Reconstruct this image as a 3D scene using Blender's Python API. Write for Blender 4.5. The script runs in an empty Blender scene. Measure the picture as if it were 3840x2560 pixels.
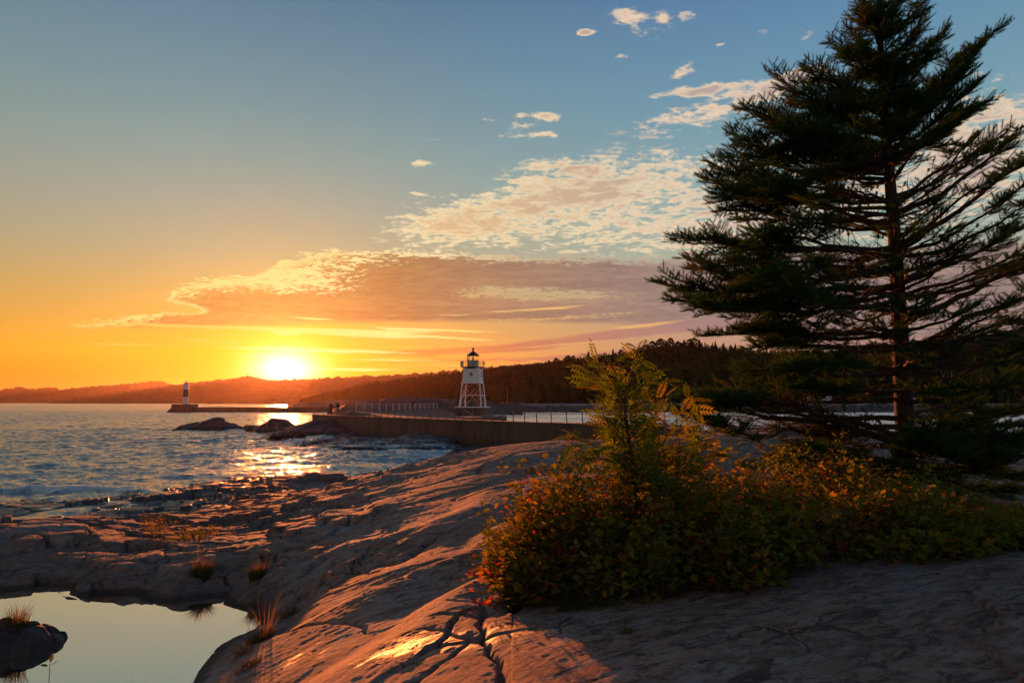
import bpy, math, random
import numpy as np
from mathutils import Vector, Matrix

# ------------------------------------------------------------------ camera
SC = bpy.context.scene
C = SC.collection
EYE = 4.2                       # eye height over the lake
TILT = math.atan(229.0 / 2560.0)
cam_d = bpy.data.cameras.new('camera')
cam_d.sensor_width = 36.0
cam_d.lens = 24.0
cam_d.clip_start = 0.05
cam_d.clip_end = 40000
cam = bpy.data.objects.new('camera', cam_d)
C.objects.link(cam)
cam.location = (0, 0, EYE)
cam.rotation_euler = (math.radians(90) + TILT, 0, 0)
SC.camera = cam
CT, ST = math.cos(TILT), math.sin(TILT)

def ray(px, py):
    u = (px - 1920.0) / 2560.0; v = (1280.0 - py) / 2560.0
    return np.array([u, CT - v * ST, ST + v * CT])
def azel(px, py):
    d = ray(px, py); d = d / np.linalg.norm(d)
    return math.degrees(math.atan2(d[0], d[1])), math.degrees(math.asin(d[2]))
def at_d(px, py, d):            # point of that direction at forward distance d
    r = ray(px, py); return np.array([r[0] / r[1] * d, d, EYE + r[2] / r[1] * d])
def at_z(px, py, z):
    r = ray(px, py); t = (z - EYE) / r[2]; return np.array([r[0] * t, r[1] * t, z])

# ------------------------------------------------------------------ exposure, colour
EXPO = 1.5
vs = SC.view_settings
vs.view_transform = 'Standard'; vs.look = 'None'; vs.gamma = 1.0; vs.exposure = EXPO
vs.use_curve_mapping = False
WS = 1.0 / (2 ** EXPO)
SC.cycles.use_denoising = True
SC.cycles.max_bounces = 6
SC.cycles.diffuse_bounces = 3
SC.cycles.glossy_bounces = 3
SC.cycles.transmission_bounces = 4
SC.cycles.transparent_max_bounces = 8
SC.cycles.volume_bounces = 0
SC.cycles.sample_clamp_indirect = 4.0

def lin(c):
    return tuple([(x / 255.0) / 12.92 if x / 255.0 < 0.04045 else ((x / 255.0 + 0.055) / 1.055) ** 2.4 for x in c])

# ------------------------------------------------------------------ node expressions
class X:
    def __init__(s, nt, sock): s.nt = nt; s.s = sock
    def _b(s, op, o, rev=False):
        n = s.nt.nodes.new('ShaderNodeMath'); n.operation = op
        a, b = (o, s) if rev else (s, o)
        for i, q in enumerate((a, b)):
            if isinstance(q, X): s.nt.links.new(q.s, n.inputs[i])
            else: n.inputs[i].default_value = q
        return X(s.nt, n.outputs[0])
    def __add__(s, o): return s._b('ADD', o)
    def __radd__(s, o): return s._b('ADD', o)
    def __sub__(s, o): return s._b('SUBTRACT', o)
    def __rsub__(s, o): return s._b('SUBTRACT', o, True)
    def __mul__(s, o): return s._b('MULTIPLY', o)
    def __rmul__(s, o): return s._b('MULTIPLY', o)
    def __truediv__(s, o): return s._b('DIVIDE', o)
    def __rtruediv__(s, o): return s._b('DIVIDE', o, True)
    def f(s, op, o=0.0): return s._b(op, o)
    def clamp(s): return s._b('MAXIMUM', 0.0)._b('MINIMUM', 1.0)
    def ss(s, a, b, c=0.0, d=1.0, lerp=False):
        n = s.nt.nodes.new('ShaderNodeMapRange')
        n.interpolation_type = 'LINEAR' if lerp else 'SMOOTHSTEP'
        s.nt.links.new(s.s, n.inputs[0])
        for i, q in enumerate((a, b, c, d)): n.inputs[1 + i].default_value = q
        return X(s.nt, n.outputs[0])
    def ramp(s, stops, space='sRGB'):
        n = s.nt.nodes.new('ShaderNodeValToRGB'); s.nt.links.new(s.s, n.inputs[0])
        e = n.color_ramp.elements
        while len(e) < len(stops): e.new(0.5)
        for k, (p, c) in enumerate(sorted(stops, key=lambda q: q[0])):
            e[k].position = p; e[k].color = tuple(c[:3]) + (1,)
        return X(s.nt, n.outputs[0])
    def curve(s, pts):
        n = s.nt.nodes.new('ShaderNodeFloatCurve'); s.nt.links.new(s.s, n.inputs[1])
        cu = n.mapping.curves[0]
        pts = sorted(pts)
        while len(cu.points) < len(pts): cu.points.new(0.5, 0.5)
        for k, p in enumerate(pts): cu.points[k].location = p; cu.points[k].handle_type = 'VECTOR'
        n.mapping.update()
        return X(s.nt, n.outputs[0])

def mixc(nt, f, a, b, mode='MIX'):
    n = nt.nodes.new('ShaderNodeMix'); n.data_type = 'RGBA'; n.blend_type = mode; n.clamp_factor = True
    if isinstance(f, X): nt.links.new(f.s, n.inputs[0])
    else: n.inputs[0].default_value = f
    for i, q in ((6, a), (7, b)):
        if isinstance(q, X): nt.links.new(q.s, n.inputs[i])
        else: n.inputs[i].default_value = tuple(q[:3]) + (1,)
    return X(nt, n.outputs[2])
def comb(nt, x, y, z):
    n = nt.nodes.new('ShaderNodeCombineXYZ')
    for i, q in enumerate((x, y, z)):
        if isinstance(q, X): nt.links.new(q.s, n.inputs[i])
        else: n.inputs[i].default_value = q
    return X(nt, n.outputs[0])
def sep(nt, v):
    n = nt.nodes.new('ShaderNodeSeparateXYZ'); nt.links.new(v.s, n.inputs[0])
    return [X(nt, o) for o in n.outputs]
def noise(nt, v, scale, detail=4, rough=0.5, dist=0.0, w=None):
    n = nt.nodes.new('ShaderNodeTexNoise')
    if v is not None: nt.links.new(v.s, n.inputs['Vector'])
    n.inputs['Scale'].default_value = scale; n.inputs['Detail'].default_value = detail
    n.inputs['Roughness'].default_value = rough; n.inputs['Distortion'].default_value = dist
    return X(nt, n.outputs[0])

# ------------------------------------------------------------------ sun and sky
SUN_AZ, SUN_EL = azel(1070, 1362)
sd = np.array([math.sin(math.radians(SUN_AZ)) * math.cos(math.radians(SUN_EL)),
               math.cos(math.radians(SUN_AZ)) * math.cos(math.radians(SUN_EL)), math.sin(math.radians(SUN_EL))])
sl = bpy.data.lights.new('sun', 'SUN')
sl.energy = 3.8; sl.angle = math.radians(0.6); sl.color = (1.0, 0.25, 0.055)
so = bpy.data.objects.new('sun', sl); C.objects.link(so)
so.rotation_euler = Vector((-sd[0], -sd[1], -math.sin(math.radians(2.7)))).to_track_quat('-Z', 'Y').to_euler()

W = bpy.data.worlds.new('World'); SC.world = W; W.use_nodes = True
nt = W.node_tree; nt.nodes.clear()
W.cycles.sampling_method = 'MANUAL'; W.cycles.sample_map_resolution = 1024
tc = nt.nodes.new('ShaderNodeTexCoord')
D = X(nt, tc.outputs['Generated'])
dx, dy, dz = sep(nt, D)
R2D = 57.29578
az = dx._b('ARCTAN2', dy) * R2D
el = dz.clamp().f('ARCSINE') * R2D
dot = dx * float(sd[0]) + dy * float(sd[1]) + dz * float(sd[2])
gam = dot.f('MINIMUM', 1.0).f('ARCCOSINE') * R2D

def ER(py, c, px=1920):
    return (min(1, max(0, azel(px, py)[1] / 60.0)), lin(c))
e60 = (el / 60.0).clamp()
near = e60.ramp([ER(1500, (236, 118, 42)), ER(1420, (248, 150, 36)), ER(1340, (250, 176, 46)), ER(1250, (230, 172, 74)),
                 ER(1130, (206, 172, 104)), ER(980, (180, 172, 138)), ER(820, (163, 168, 152)), ER(640, (142, 163, 158)),
                 ER(430, (122, 152, 160)), ER(200, (106, 139, 158)), ER(0, (92, 125, 150)), (0.8, lin((78, 105, 135))), (1.0, lin((62, 88, 122)))])
far = e60.ramp([ER(1500, (206, 128, 104)), ER(1400, (198, 132, 112)), ER(1300, (190, 146, 128)), ER(1150, (190, 166, 140)),
                ER(980, (166, 180, 164)), ER(760, (144, 176, 178)), ER(500, (120, 160, 178)), ER(250, (104, 146, 176)),
                ER(0, (90, 130, 170)), (0.8, lin((66, 100, 145))), (1.0, lin((54, 84, 128)))])
sky = mixc(nt, az.ss(-20, 26), near, far)
# far left of the sun is a little darker and redder
sky = mixc(nt, (az * -1.0).ss(24, 60) * 0.45, sky, mixc(nt, 1.0, sky, (0.62, 0.55, 0.52), 'MULTIPLY'))

def scalec(v, col):
    n = nt.nodes.new('ShaderNodeVectorMath'); n.operation = 'SCALE'; n.inputs[0].default_value = col
    nt.links.new(v.s, n.inputs[3]); return X(nt, n.outputs[0])
def addc(a, b):
    n = nt.nodes.new('ShaderNodeVectorMath'); n.operation = 'ADD'
    nt.links.new(a.s, n.inputs[0]); nt.links.new(b.s, n.inputs[1]); return X(nt, n.outputs[0])
glow2 = (gam / -5.0).f('EXPONENT'); g4 = gam / 4.2; glow4 = (g4 * g4 * -1.0).f('EXPONENT')
sky = addc(sky, scalec(glow2, (.50, .30, -.05)))
# clouds on a plane overhead
den = (dz + 0.09).f('MAXIMUM', 0.03)
cu_, cv_ = dx / den, dy / den
P = comb(nt, cu_, cv_ * 1.0, 0.0)
nbig = noise(nt, P, 1.3, 4, 0.55)
n1 = noise(nt, comb(nt, cu_ * 1.0 + cv_ * 0.12, cv_ * 1.35, 3.1), 10.0, 5, 0.58, 0.5)
n2 = noise(nt, comb(nt, cu_, cv_ * 1.1, 9.0), 30.0, 3, 0.62)
streakn = noise(nt, comb(nt, az * 0.10, el * 0.9, 4.0), 1.0, 6, 0.62, 0.4)
streakf = noise(nt, comb(nt, az * 0.35, el * 2.6, 7.0), 1.0, 4, 0.6, 0.6)
elw = el + (streakn - 0.5) * 0.9 + (streakf - 0.5) * 0.45
elb = el + (streakn - 0.5) * 0.32 + (streakf - 0.5) * 0.22
def blobs(lst, e=el, extra=None):
    tot = None
    for (px, py, hw, hh, sl_, amp) in lst:
        a0, e0 = azel(px, py)
        k = 2560.0 / R2D
        c2 = math.cos(math.radians(a0)) ** 2
        sa, se = hw / k * c2, hh / k * math.cos(math.radians(a0))
        da = az - a0
        g = da / sa
        h = (e - e0 - da * sl_) / se
        q = (g * g + h * h) * -1.0
        t = q.f('EXPONENT') * amp
        tot = t if tot is None else tot + t
    return tot
mA = blobs([(1680, 850, 270, 85, 0.05, .66), (2050, 740, 330, 80, .12, .50), (2400, 680, 520, 105, .06, .60), (2500, 870, 640, 110, .0, .66), (2050, 620, 160, 30, .0, .50),
            (2720, 400, 420, 60, .12, .66), (3700, 560, 260, 240, .3, .62), (2390, 95, 120, 48, -.2, .57), (2340, 45, 60, 20, 0, .5), (2575, 55, 46, 24, 0, .57), (2490, 65, 34, 22, 0, .54),
            (2560, 265, 60, 26, .2, .56), (2330, 210, 55, 13, 0, .56), (3030, 140, 34, 24, 0, .57), (2960, 300, 150, 34, .1, .55), (2860, 130, 36, 22, 0, .54), (2200, 122, 40, 12, 0, .55), (2700, 168, 26, 9, 0, .54), (2640, 340, 160, 20, .0, .55),
            (1930, 505, 75, 17, 0, .57), (2060, 502, 80, 13, 0, .57), (2055, 440, 66, 20, -.1, .57), (1960, 468, 70, 12, 0, .55), (1580, 615, 60, 18, -.1, .56), (1620, 524, 56, 9, 0, .56), (1840, 450, 40, 9, 0, .54), (1950, 430, 50, 12, 0, .5),
            (2200, 120, 50, 10, 0, .42), (2560, 345, 180, 22, .0, .42), (1550, 727, 40, 9, 0, .42), (2700, 168, 30, 10, 0, .42), (3300, 700, 700, 260, 0, .40)])
dA = (mA * .92 + (n1 - .5) * 1.7 + .47 + (n2 - 0.5) * 1.15 + (nbig - 0.5) * 0.55).ss(0.76, 1.22) * mA.ss(0.1, 0.4)
thickA = (mA + (n1 - .5) * 1.6 + .45 + (n2 - .5) * .6 + (nbig - 0.5) * 0.9).ss(1.05, 1.5)
sunprox = gam.ss(8, 46)
litA = mixc(nt, sunprox, lin((255, 236, 184)), lin((246, 216, 184)))
shA = mixc(nt, sunprox, lin((222, 180, 128)), lin((176, 156, 156)))
colA = mixc(nt, thickA * 0.85, litA, shA)
sky = mixc(nt, dA * 0.95, sky, colA)

# the broad bank of cloud over the hills
def AE(px, py): a_, e_ = azel(px, py); return ((a_ + 45) / 90.0, e_ / 30.0)
azn = (az + 45.0) / 90.0
top = azn.curve([(0, .1)] + [AE(*q) for q in ((240, 1231), (450, 1206), (600, 1188), (632, 1112), (700, 1068), (960, 1042), (1060, 985), (1200, 955), (1500, 945), (1900, 966), (2300, 978), (2700, 945), (3840, 900))] + [(1.0, .3)]) * 30.0
bot = azn.curve([(0, .2), AE(300, 1232), AE(1070, 1232), AE(1500, 1214), AE(1900, 1208), AE(2300, 1225), AE(2800, 1250), AE(3840, 1290), (1, .1)]) * 30.0
nb = (n1 - 0.5) * 1.7 + (n2 - 0.5) * 1.5 + (streakn - 0.5) * 1.2
topd = (top - el + nb * 1.0)
botd = (el - bot + (streakn - 0.5) * 0.8)
notch = blobs([(600, 1148, 130, 22, 0, 1.0), (500, 1120, 110, 50, 0, 1.0), (690, 1160, 70, 12, 0, .8)], el + nb * .35)
hole = blobs([(2050, 1110, 290, 26, -.02, .9), (1900, 1085, 180, 18, .05, .5), (2100, 1190, 320, 10, .04, .7), (1850, 1225, 240, 10, 0, .6)], elw)
hn = (hole * 1.05 + ((n1 - 0.5) * 2.4 + (n2 - .5) * 2.0) * hole.ss(0.02, 0.3)).ss(0.25, 0.85)
dB = topd.ss(-0.25, 0.55) * botd.ss(-0.1, 0.55) * (1.0 - hn) * (1.0 - notch.ss(.25, .75))
rim = (topd.ss(-0.25, 0.0) * (1.0 - topd.ss(0.0, 0.42)) * botd.ss(-.1, .3))
mott = blobs([(980, 1035, 330, 48, .08, .95), (1150, 1075, 230, 40, 0, .55), (700, 1100, 130, 34, 0, .5), (1400, 975, 260, 20, 0, .35), (1230, 1000, 160, 30, .1, .5)])
rim = rim * (1.0 - notch.ss(.3, .7)) + notch.ss(.12, .40) * (1.0 - notch.ss(.40, .75)) * .8 * botd.ss(0, .4) * topd.ss(-.2, .2) * az.ss(-29.5, -27.5)
rim = (rim + (mott + (n1 - 0.5) * 2.8 + (n2 - .5) * 3.0).ss(0.40, 0.95) * mott.ss(.1, .45) * dB).clamp()
darkB = az.ss(-26, 18).ramp([(0, lin((210, 160, 84))), (.3, lin((182, 136, 84))), (.6, lin((174, 138, 108))), (1, lin((166, 140, 130)))])
rimB = az.ss(-24, 14).ramp([(0, lin((255, 226, 140))), (.45, lin((255, 240, 184))), (.8, lin((236, 198, 150))), (1, lin((205, 172, 150)))])
# soft relief inside the bank
darkB = mixc(nt, ((streakn * .6 + n1 * .5) - .40).ss(0, .3) * .95, darkB, mixc(nt, 1.0, darkB, (.68, .68, .76), 'MULTIPLY'))
sky = mixc(nt, dB * 0.96, sky, darkB)
sky = mixc(nt, rim * (1.0 - az.ss(-12, 8) * .72), sky, rimB)
# darker mauve streaks low on the right
dk = blobs([(2250, 1262, 620, 18, .10, .9), (1700, 1316, 360, 15, .03, .9), (2900, 1215, 500, 30, .03, .8), (1800, 1350, 500, 10, .03, .6),
            (2350, 1310, 420, 10, .10, .5), (560, 1330, 420, 12, .0, .25), (3300, 1300, 600, 60, .0, .6)], elw)
sky = mixc(nt, (dk + (streakf - .5) * .8).ss(0.25, 0.75) * 0.85, sky, az.ss(-14, 20).ramp([(0, lin((222, 140, 62))), (.35, lin((196, 118, 88))), (1, lin((166, 130, 128)))]))
br = blobs([(1000, 1233, 600, 7, .0, 1.3), (1330, 1252, 320, 13, -.03, .8), (1070, 1250, 42, 10, 0, 1.1), (800, 1279, 150, 4, -.01, .7),
            (430, 1290, 190, 7, .02, .55), (1180, 1313, 360, 8, -.01, 1.15), (960, 1330, 130, 5, .02, .6), (1480, 1350, 260, 6, -.01, .55), (1500, 1300, 110, 5, 0, .45),
            (2120, 1290, 320, 5, .08, .55), (2420, 1220, 220, 9, .10, .7), (2000, 1160, 300, 7, .06, .6), (1500, 1180, 260, 5, .02, .35), (1180, 1195, 90, 4, -.03, .9), (2330, 1330, 340, 6, .14, .5), (1650, 1370, 330, 5, .0, .4), (1330, 1385, 230, 8, 0, .7), (1600, 1236, 260, 6, -.02, .8), (1720, 1268, 200, 5, -.03, .6)], elb)
sky = mixc(nt, ((br + (streakf - .5) * .7).ss(0.25, 0.72)) * .92, sky, az.ss(-30, 16).ramp([(0, lin((252, 196, 90))), (.4, lin((255, 240, 150))), (.75, lin((255, 206, 120))), (1, lin((236, 176, 120)))]))
# aureole round the sun
ga_ = (az - SUN_AZ) / 2.1; ge_ = (el - azel(1070, 1384)[1]) / 1.25; glow1 = ((ga_ * ga_ + ge_ * ge_) * -1.0).f('EXPONENT')
g4 = gam / 3.6; glow4 = (g4 * g4 * -1.0).f('EXPONENT')
tot = addc(sky, scalec(glow1, (2.6, 2.1, 1.5)))
tot = addc(tot, scalec(glow4, (.34, .26, .05)))
# below the horizon
tot = mixc(nt, dz.ss(-0.02, 0.0), (0.03, 0.025, 0.022), tot)
bg = nt.nodes.new('ShaderNodeBackground'); nt.links.new(tot.s, bg.inputs[0]); bg.inputs[1].default_value = WS * 0.93
st = nt.nodes.new('ShaderNodeTexSky'); st.sky_type = 'NISHITA'; st.sun_disc = False
st.sun_elevation = math.radians(SUN_EL); st.sun_rotation = math.radians(SUN_AZ)
st.air_density = 1.0; st.dust_density = 2.0; st.ozone_density = 1.0
bg2 = nt.nodes.new('ShaderNodeBackground'); nt.links.new(st.outputs[0], bg2.inputs[0]); bg2.inputs[1].default_value = 0.0012
ad = nt.nodes.new('ShaderNodeAddShader'); nt.links.new(bg.outputs[0], ad.inputs[0]); nt.links.new(bg2.outputs[0], ad.inputs[1])
wo = nt.nodes.new('ShaderNodeOutputWorld'); nt.links.new(ad.outputs[0], wo.inputs[0])

# ------------------------------------------------------------------ mesh helpers
def mesh(name, V, F, smooth=False, attrs=None, cattrs=None):
    V = np.asarray(V, dtype=np.float32).reshape(-1, 3)
    Fs = F if isinstance(F, list) else [F]
    Fs = [np.asarray(f, dtype=np.int32) for f in Fs if len(f)]
    me = bpy.data.meshes.new(name)
    me.vertices.add(len(V)); me.vertices.foreach_set('co', V.ravel())
    idx = np.concatenate([f.ravel() for f in Fs])
    tot = np.concatenate([np.full(len(f), f.shape[1], np.int32) for f in Fs])
    start = np.concatenate([[0], np.cumsum(tot)[:-1]]).astype(np.int32)
    me.loops.add(len(idx)); me.loops.foreach_set('vertex_index', idx)
    me.polygons.add(len(tot)); me.polygons.foreach_set('loop_start', start)
    me.polygons.foreach_set('use_smooth', np.full(len(tot), smooth, dtype=bool))
    me.update(calc_edges=True)
    for k, a in (attrs or {}).items():
        me.attributes.new(k, 'FLOAT', 'POINT').data.foreach_set('value', np.asarray(a, np.float32))
    return me
def link(name, me, mat=None, parent=None):
    o = bpy.data.objects.new(name, me); C.objects.link(o)
    if mat is not None:
        for m in (mat if isinstance(mat, (list, tuple)) else [mat]): me.materials.append(m)
    if parent is not None: o.parent = parent
    return o
def tag(o, label, cat, group=None, kind=None):
    o['label'] = label; o['category'] = cat
    if group: o['group'] = group
    if kind: o['kind'] = kind
    return o
def struct(o): o['kind'] = 'structure'; return o
def empty(name, loc=(0, 0, 0), rz=0.0):
    e = bpy.data.objects.new(name, None); C.objects.link(e); e.location = loc; e.rotation_euler = (0, 0, rz)
    e.empty_display_size = .2
    return e
def copy_tree(o, parent=None):
    c = o.copy(); C.objects.link(c)
    if parent is not None: c.parent = parent
    for ch in list(o.children): copy_tree(ch, c)
    return c

class MB:                       # collects solids into one mesh
    def __init__(s): s.v = []; s.f = []; s.n = 0
    def add(s, V, F):
        V = np.asarray(V, float).reshape(-1, 3)
        s.v.append(V)
        for f in F: s.f.append([i + s.n for i in f])
        s.n += len(V); return s
    def box(s, c, d, rz=0.0, taper=1.0):
        x, y, z = [q / 2.0 for q in d]
        V = np.array([[-x, -y, -z], [x, -y, -z], [x, y, -z], [-x, y, -z], [-x * taper, -y * taper, z], [x * taper, -y * taper, z], [x * taper, y * taper, z], [-x * taper, y * taper, z]])
        ca, sa = math.cos(rz), math.sin(rz)
        V = np.stack([V[:, 0] * ca - V[:, 1] * sa, V[:, 0] * sa + V[:, 1] * ca, V[:, 2]], 1) + np.array(c)
        return s.add(V, [(0, 3, 2, 1), (4, 5, 6, 7), (0, 1, 5, 4), (1, 2, 6, 5), (2, 3, 7, 6), (3, 0, 4, 7)])
    def bar(s, a, b, r0, r1=None, n=8):
        r1 = r0 if r1 is None else r1
        a = np.array(a, float); b = np.array(b, float); t = b - a; t = t / np.linalg.norm(t)
        ref = np.array([0, 0, 1.0]) if abs(t[2]) < .9 else np.array([1.0, 0, 0])
        u = np.cross(t, ref); u /= np.linalg.norm(u); w = np.cross(t, u)
        V = []
        for p, r in ((a, r0), (b, r1)):
            for k in range(n):
                q = 2 * math.pi * (k + .5) / n; V.append(p + r * (math.cos(q) * u + math.sin(q) * w))
        F = [(k, (k + 1) % n, n + (k + 1) % n, n + k) for k in range(n)] + [tuple(range(n - 1, -1, -1)), tuple(range(n, 2 * n))]
        return s.add(V, F)
    def lathe(s, c, prof, n=24, ph=0.0):
        V = []; F = []
        for (r, z) in prof:
            for k in range(n):
                q = 2 * math.pi * k / n + ph; V.append((c[0] + r * math.cos(q), c[1] + r * math.sin(q), c[2] + z))
        for j in range(len(prof) - 1):
            for k in range(n):
                F.append((j * n + k, j * n + (k + 1) % n, (j + 1) * n + (k + 1) % n, (j + 1) * n + k))
        F.append(tuple(range(n - 1, -1, -1))); F.append(tuple(range((len(prof) - 1) * n, len(prof) * n)))
        return s.add(V, F)
    def prism(s, poly, z0, z1):
        n = len(poly)
        V = [(p[0], p[1], z0) for p in poly] + [(p[0], p[1], z1 if not hasattr(z1, '__len__') else z1[k]) for k, p in enumerate(poly)]
        F = [(k, (k + 1) % n, n + (k + 1) % n, n + k) for k in range(n)] + [tuple(range(n - 1, -1, -1)), tuple(range(n, 2 * n))]
        return s.add(V, F)
    def build(s, name, mat, parent=None, smooth=False):
        me = bpy.data.meshes.new(name)
        me.from_pydata(np.concatenate(s.v).tolist(), [], s.f)
        if smooth:
            me.polygons.foreach_set('use_smooth', np.ones(len(me.polygons), dtype=bool))
            me.set_sharp_from_angle(angle=math.radians(40))
        return link(name, me, mat, parent)

def tubes(P, R, sides=5):       # P (N,K,3) R (N,K)
    P = np.asarray(P, float); N, K, _ = P.shape
    T = np.gradient(P, axis=1); T /= np.linalg.norm(T, axis=2, keepdims=True) + 1e-9
    avg = T.mean(1); ref = np.where(np.abs(avg[:, 2:3]) > .85, np.array([[1.0, 0, 0]]), np.array([[0, 0, 1.0]]))[:, None, :]
    U = np.cross(T, np.broadcast_to(ref, T.shape)); U /= np.linalg.norm(U, axis=2, keepdims=True) + 1e-9
    Wv = np.cross(T, U)
    a = np.arange(sides) * 2 * math.pi / sides
    V = P[:, :, None, :] + R[:, :, None, None] * (np.cos(a)[None, None, :, None] * U[:, :, None, :] + np.sin(a)[None, None, :, None] * Wv[:, :, None, :])
    base = np.arange(N)[:, None, None] * K * sides + np.arange(K - 1)[None, :, None] * sides
    k = np.arange(sides)[None, None, :]; k2 = (k + 1) % sides
    F = np.stack([base + k, base + k2, base + sides + k2, base + sides + k], -1).reshape(-1, 4)
    return V.reshape(-1, 3), F
def inst(TV, TF, O, A, B, Cc, scale):  # template verts along axes A,B,Cc at O
    N = len(O)
    V = O[:, None, :] + scale[:, None, None] * (TV[None, :, 0:1] * A[:, None, :] + TV[None, :, 1:2] * B[:, None, :] + TV[None, :, 2:3] * Cc[:, None, :])
    F = TF[None] + (np.arange(N) * len(TV))[:, None, None]
    return V.reshape(-1, 3), F.reshape(-1, TF.shape[1])
def frames(D_, roll):
    D_ = D_ / (np.linalg.norm(D_, axis=1, keepdims=True) + 1e-9)
    ref = np.where(np.abs(D_[:, 2:3]) > .9, np.array([[1.0, 0, 0]]), np.array([[0, 0, 1.0]]))
    U = np.cross(D_, ref); U /= np.linalg.norm(U, axis=1, keepdims=True); V = np.cross(U, D_)
    c, s = np.cos(roll)[:, None], np.sin(roll)[:, None]
    return D_, U * c + V * s, V * c - U * s
def join(parts):
    V = []; F = {}; n = 0; ex = []
    for p in parts:
        v, f = p[0], p[1]
        V.append(v); F.setdefault(f.shape[1], []).append(f + n); n += len(v)
        if len(p) > 2: ex.append(p[2])
    return np.concatenate(V), [np.concatenate(q) for q in F.values()], (np.concatenate(ex) if ex else None)

# ------------------------------------------------------------------ numpy noise
def _h(ix, iy, seed):
    n = (ix.astype(np.int64) * 374761393 + iy.astype(np.int64) * 668265263 + seed * 1274126177) & 0xffffffff
    n = ((n ^ (n >> 13)) * 1274126177) & 0xffffffff
    n = ((n ^ (n >> 16)) * 2246822519) & 0xffffffff
    return ((n ^ (n >> 15)) & 0xffffff) / float(0xffffff)
def vn(x, y, seed=0):
    ix = np.floor(x); iy = np.floor(y); fx = x - ix; fy = y - iy
    fx = fx * fx * fx * (fx * (fx * 6 - 15) + 10); fy = fy * fy * fy * (fy * (fy * 6 - 15) + 10)
    a = _h(ix, iy, seed); b = _h(ix + 1, iy, seed); c = _h(ix, iy + 1, seed); d = _h(ix + 1, iy + 1, seed)
    return (a + (b - a) * fx) * (1 - fy) + (c + (d - c) * fx) * fy
def fbm(x, y, oct=4, seed=0, gain=.5):
    t = 0; a = 1.0; s = 0
    for k in range(oct):
        t = t + a * (vn(x, y, seed + k * 17) - .5); s += a
        x, y = x * 1.62 + y * 1.17 + 5.3, y * 1.62 - x * 1.17 + 1.7; a *= gain
    return t / s * 2
def voro(x, y, seed=0, jit=.9):
    ix = np.floor(x); iy = np.floor(y); d1 = np.full(x.shape, 9.0); d2 = np.full(x.shape, 9.0); cid = np.zeros(x.shape)
    for i in (-1, 0, 1):
        for j in (-1, 0, 1):
            cx = ix + i; cy = iy + j
            px = cx + .5 + jit * (_h(cx, cy, seed) - .5); py = cy + .5 + jit * (_h(cx, cy, seed + 7) - .5)
            d = np.hypot(x - px, y - py); h = _h(cx, cy, seed + 13)
            m = d < d1
            d2 = np.where(m, d1, np.minimum(d2, d)); cid = np.where(m, h, cid); d1 = np.where(m, d, d1)
    return d2 - d1, cid
def sst(a, b, x):
    t = np.clip((x - a) / (b - a), 0, 1); return t * t * (3 - 2 * t)

# ------------------------------------------------------------------ material helper
def material(name):
    m = bpy.data.materials.new(name); m.use_nodes = True
    t = m.node_tree; b = t.nodes['Principled BSDF']
    return m, t, b
def setin(t, b, key, v):
    if isinstance(v, X): t.links.new(v.s, b.inputs[key])
    elif isinstance(v, (tuple, list)): b.inputs[key].default_value = tuple(v[:3]) + (1,)
    else: b.inputs[key].default_value = v
def bump(t, b, h, strength, dist):
    n = t.nodes.new('ShaderNodeBump'); n.inputs['Strength'].default_value = strength; n.inputs['Distance'].default_value = dist
    t.links.new(h.s, n.inputs['Height']); t.links.new(n.outputs[0], b.inputs['Normal']); return n
def objco(t):
    return X(t, t.nodes.new('ShaderNodeTexCoord').outputs['Object'])
def geoco(t):
    return X(t, t.nodes.new('ShaderNodeNewGeometry').outputs['Position'])
def attr(t, name):
    n = t.nodes.new('ShaderNodeAttribute'); n.attribute_name = name; return X(t, n.outputs['Fac'])
def plain(name, col, rough=.6, var=.25, scale=3.0, metal=0.0, spec=.5, bumps=.0, col2=None):
    m, t, b = material(name)
    n = noise(t, objco(t), scale, 5, .6)
    c2 = col2 or tuple(q * (1 - var) for q in col)
    setin(t, b, 'Base Color', mixc(t, n.ss(.35, .7), col, c2)); setin(t, b, 'Roughness', rough)
    b.inputs['Metallic'].default_value = metal; b.inputs['Specular IOR Level'].default_value = spec
    if bumps: bump(t, b, n, bumps, .02)
    return m
# ================================================================== the ground: the near rock
cps = []
def cz(px, py, z):
    p = at_z(px, py, z); cps.append(p)
def cd(px, py, d):
    cps.append(at_d(px, py, d))
# near edge, bottom of the frame
for q in ((3840, 2560, 2.52), (3300, 2560, 2.5), (2700, 2560, 2.44), (2300, 2560, 2.38), (1900, 2560, 2.26), (1600, 2560, 2.08), (1300, 2560, 1.84), (1000, 2560, 1.5), (800, 2560, 1.14), (720, 2560, .97)): cz(*q)
# hump on the right that carries the bushes
for q in ((3840, 2300, 2.74), (3300, 2300, 2.66), (2700, 2350, 2.55), (2300, 2400, 2.44), (1900, 2350, 2.22), (3840, 2090, 2.82), (3400, 2140, 2.74), (3000, 2200, 2.64), (2500, 2260, 2.46), (2050, 2290, 2.2)): cz(*q)
for q in ((3840, 1990, 2.62), (3400, 1890, 2.5), (3000, 1900, 2.5), (2600, 1900, 2.45), (2200, 1900, 2.45), (1950, 2000, 2.3), (1900, 2100, 2.25)): cz(*q)
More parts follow.
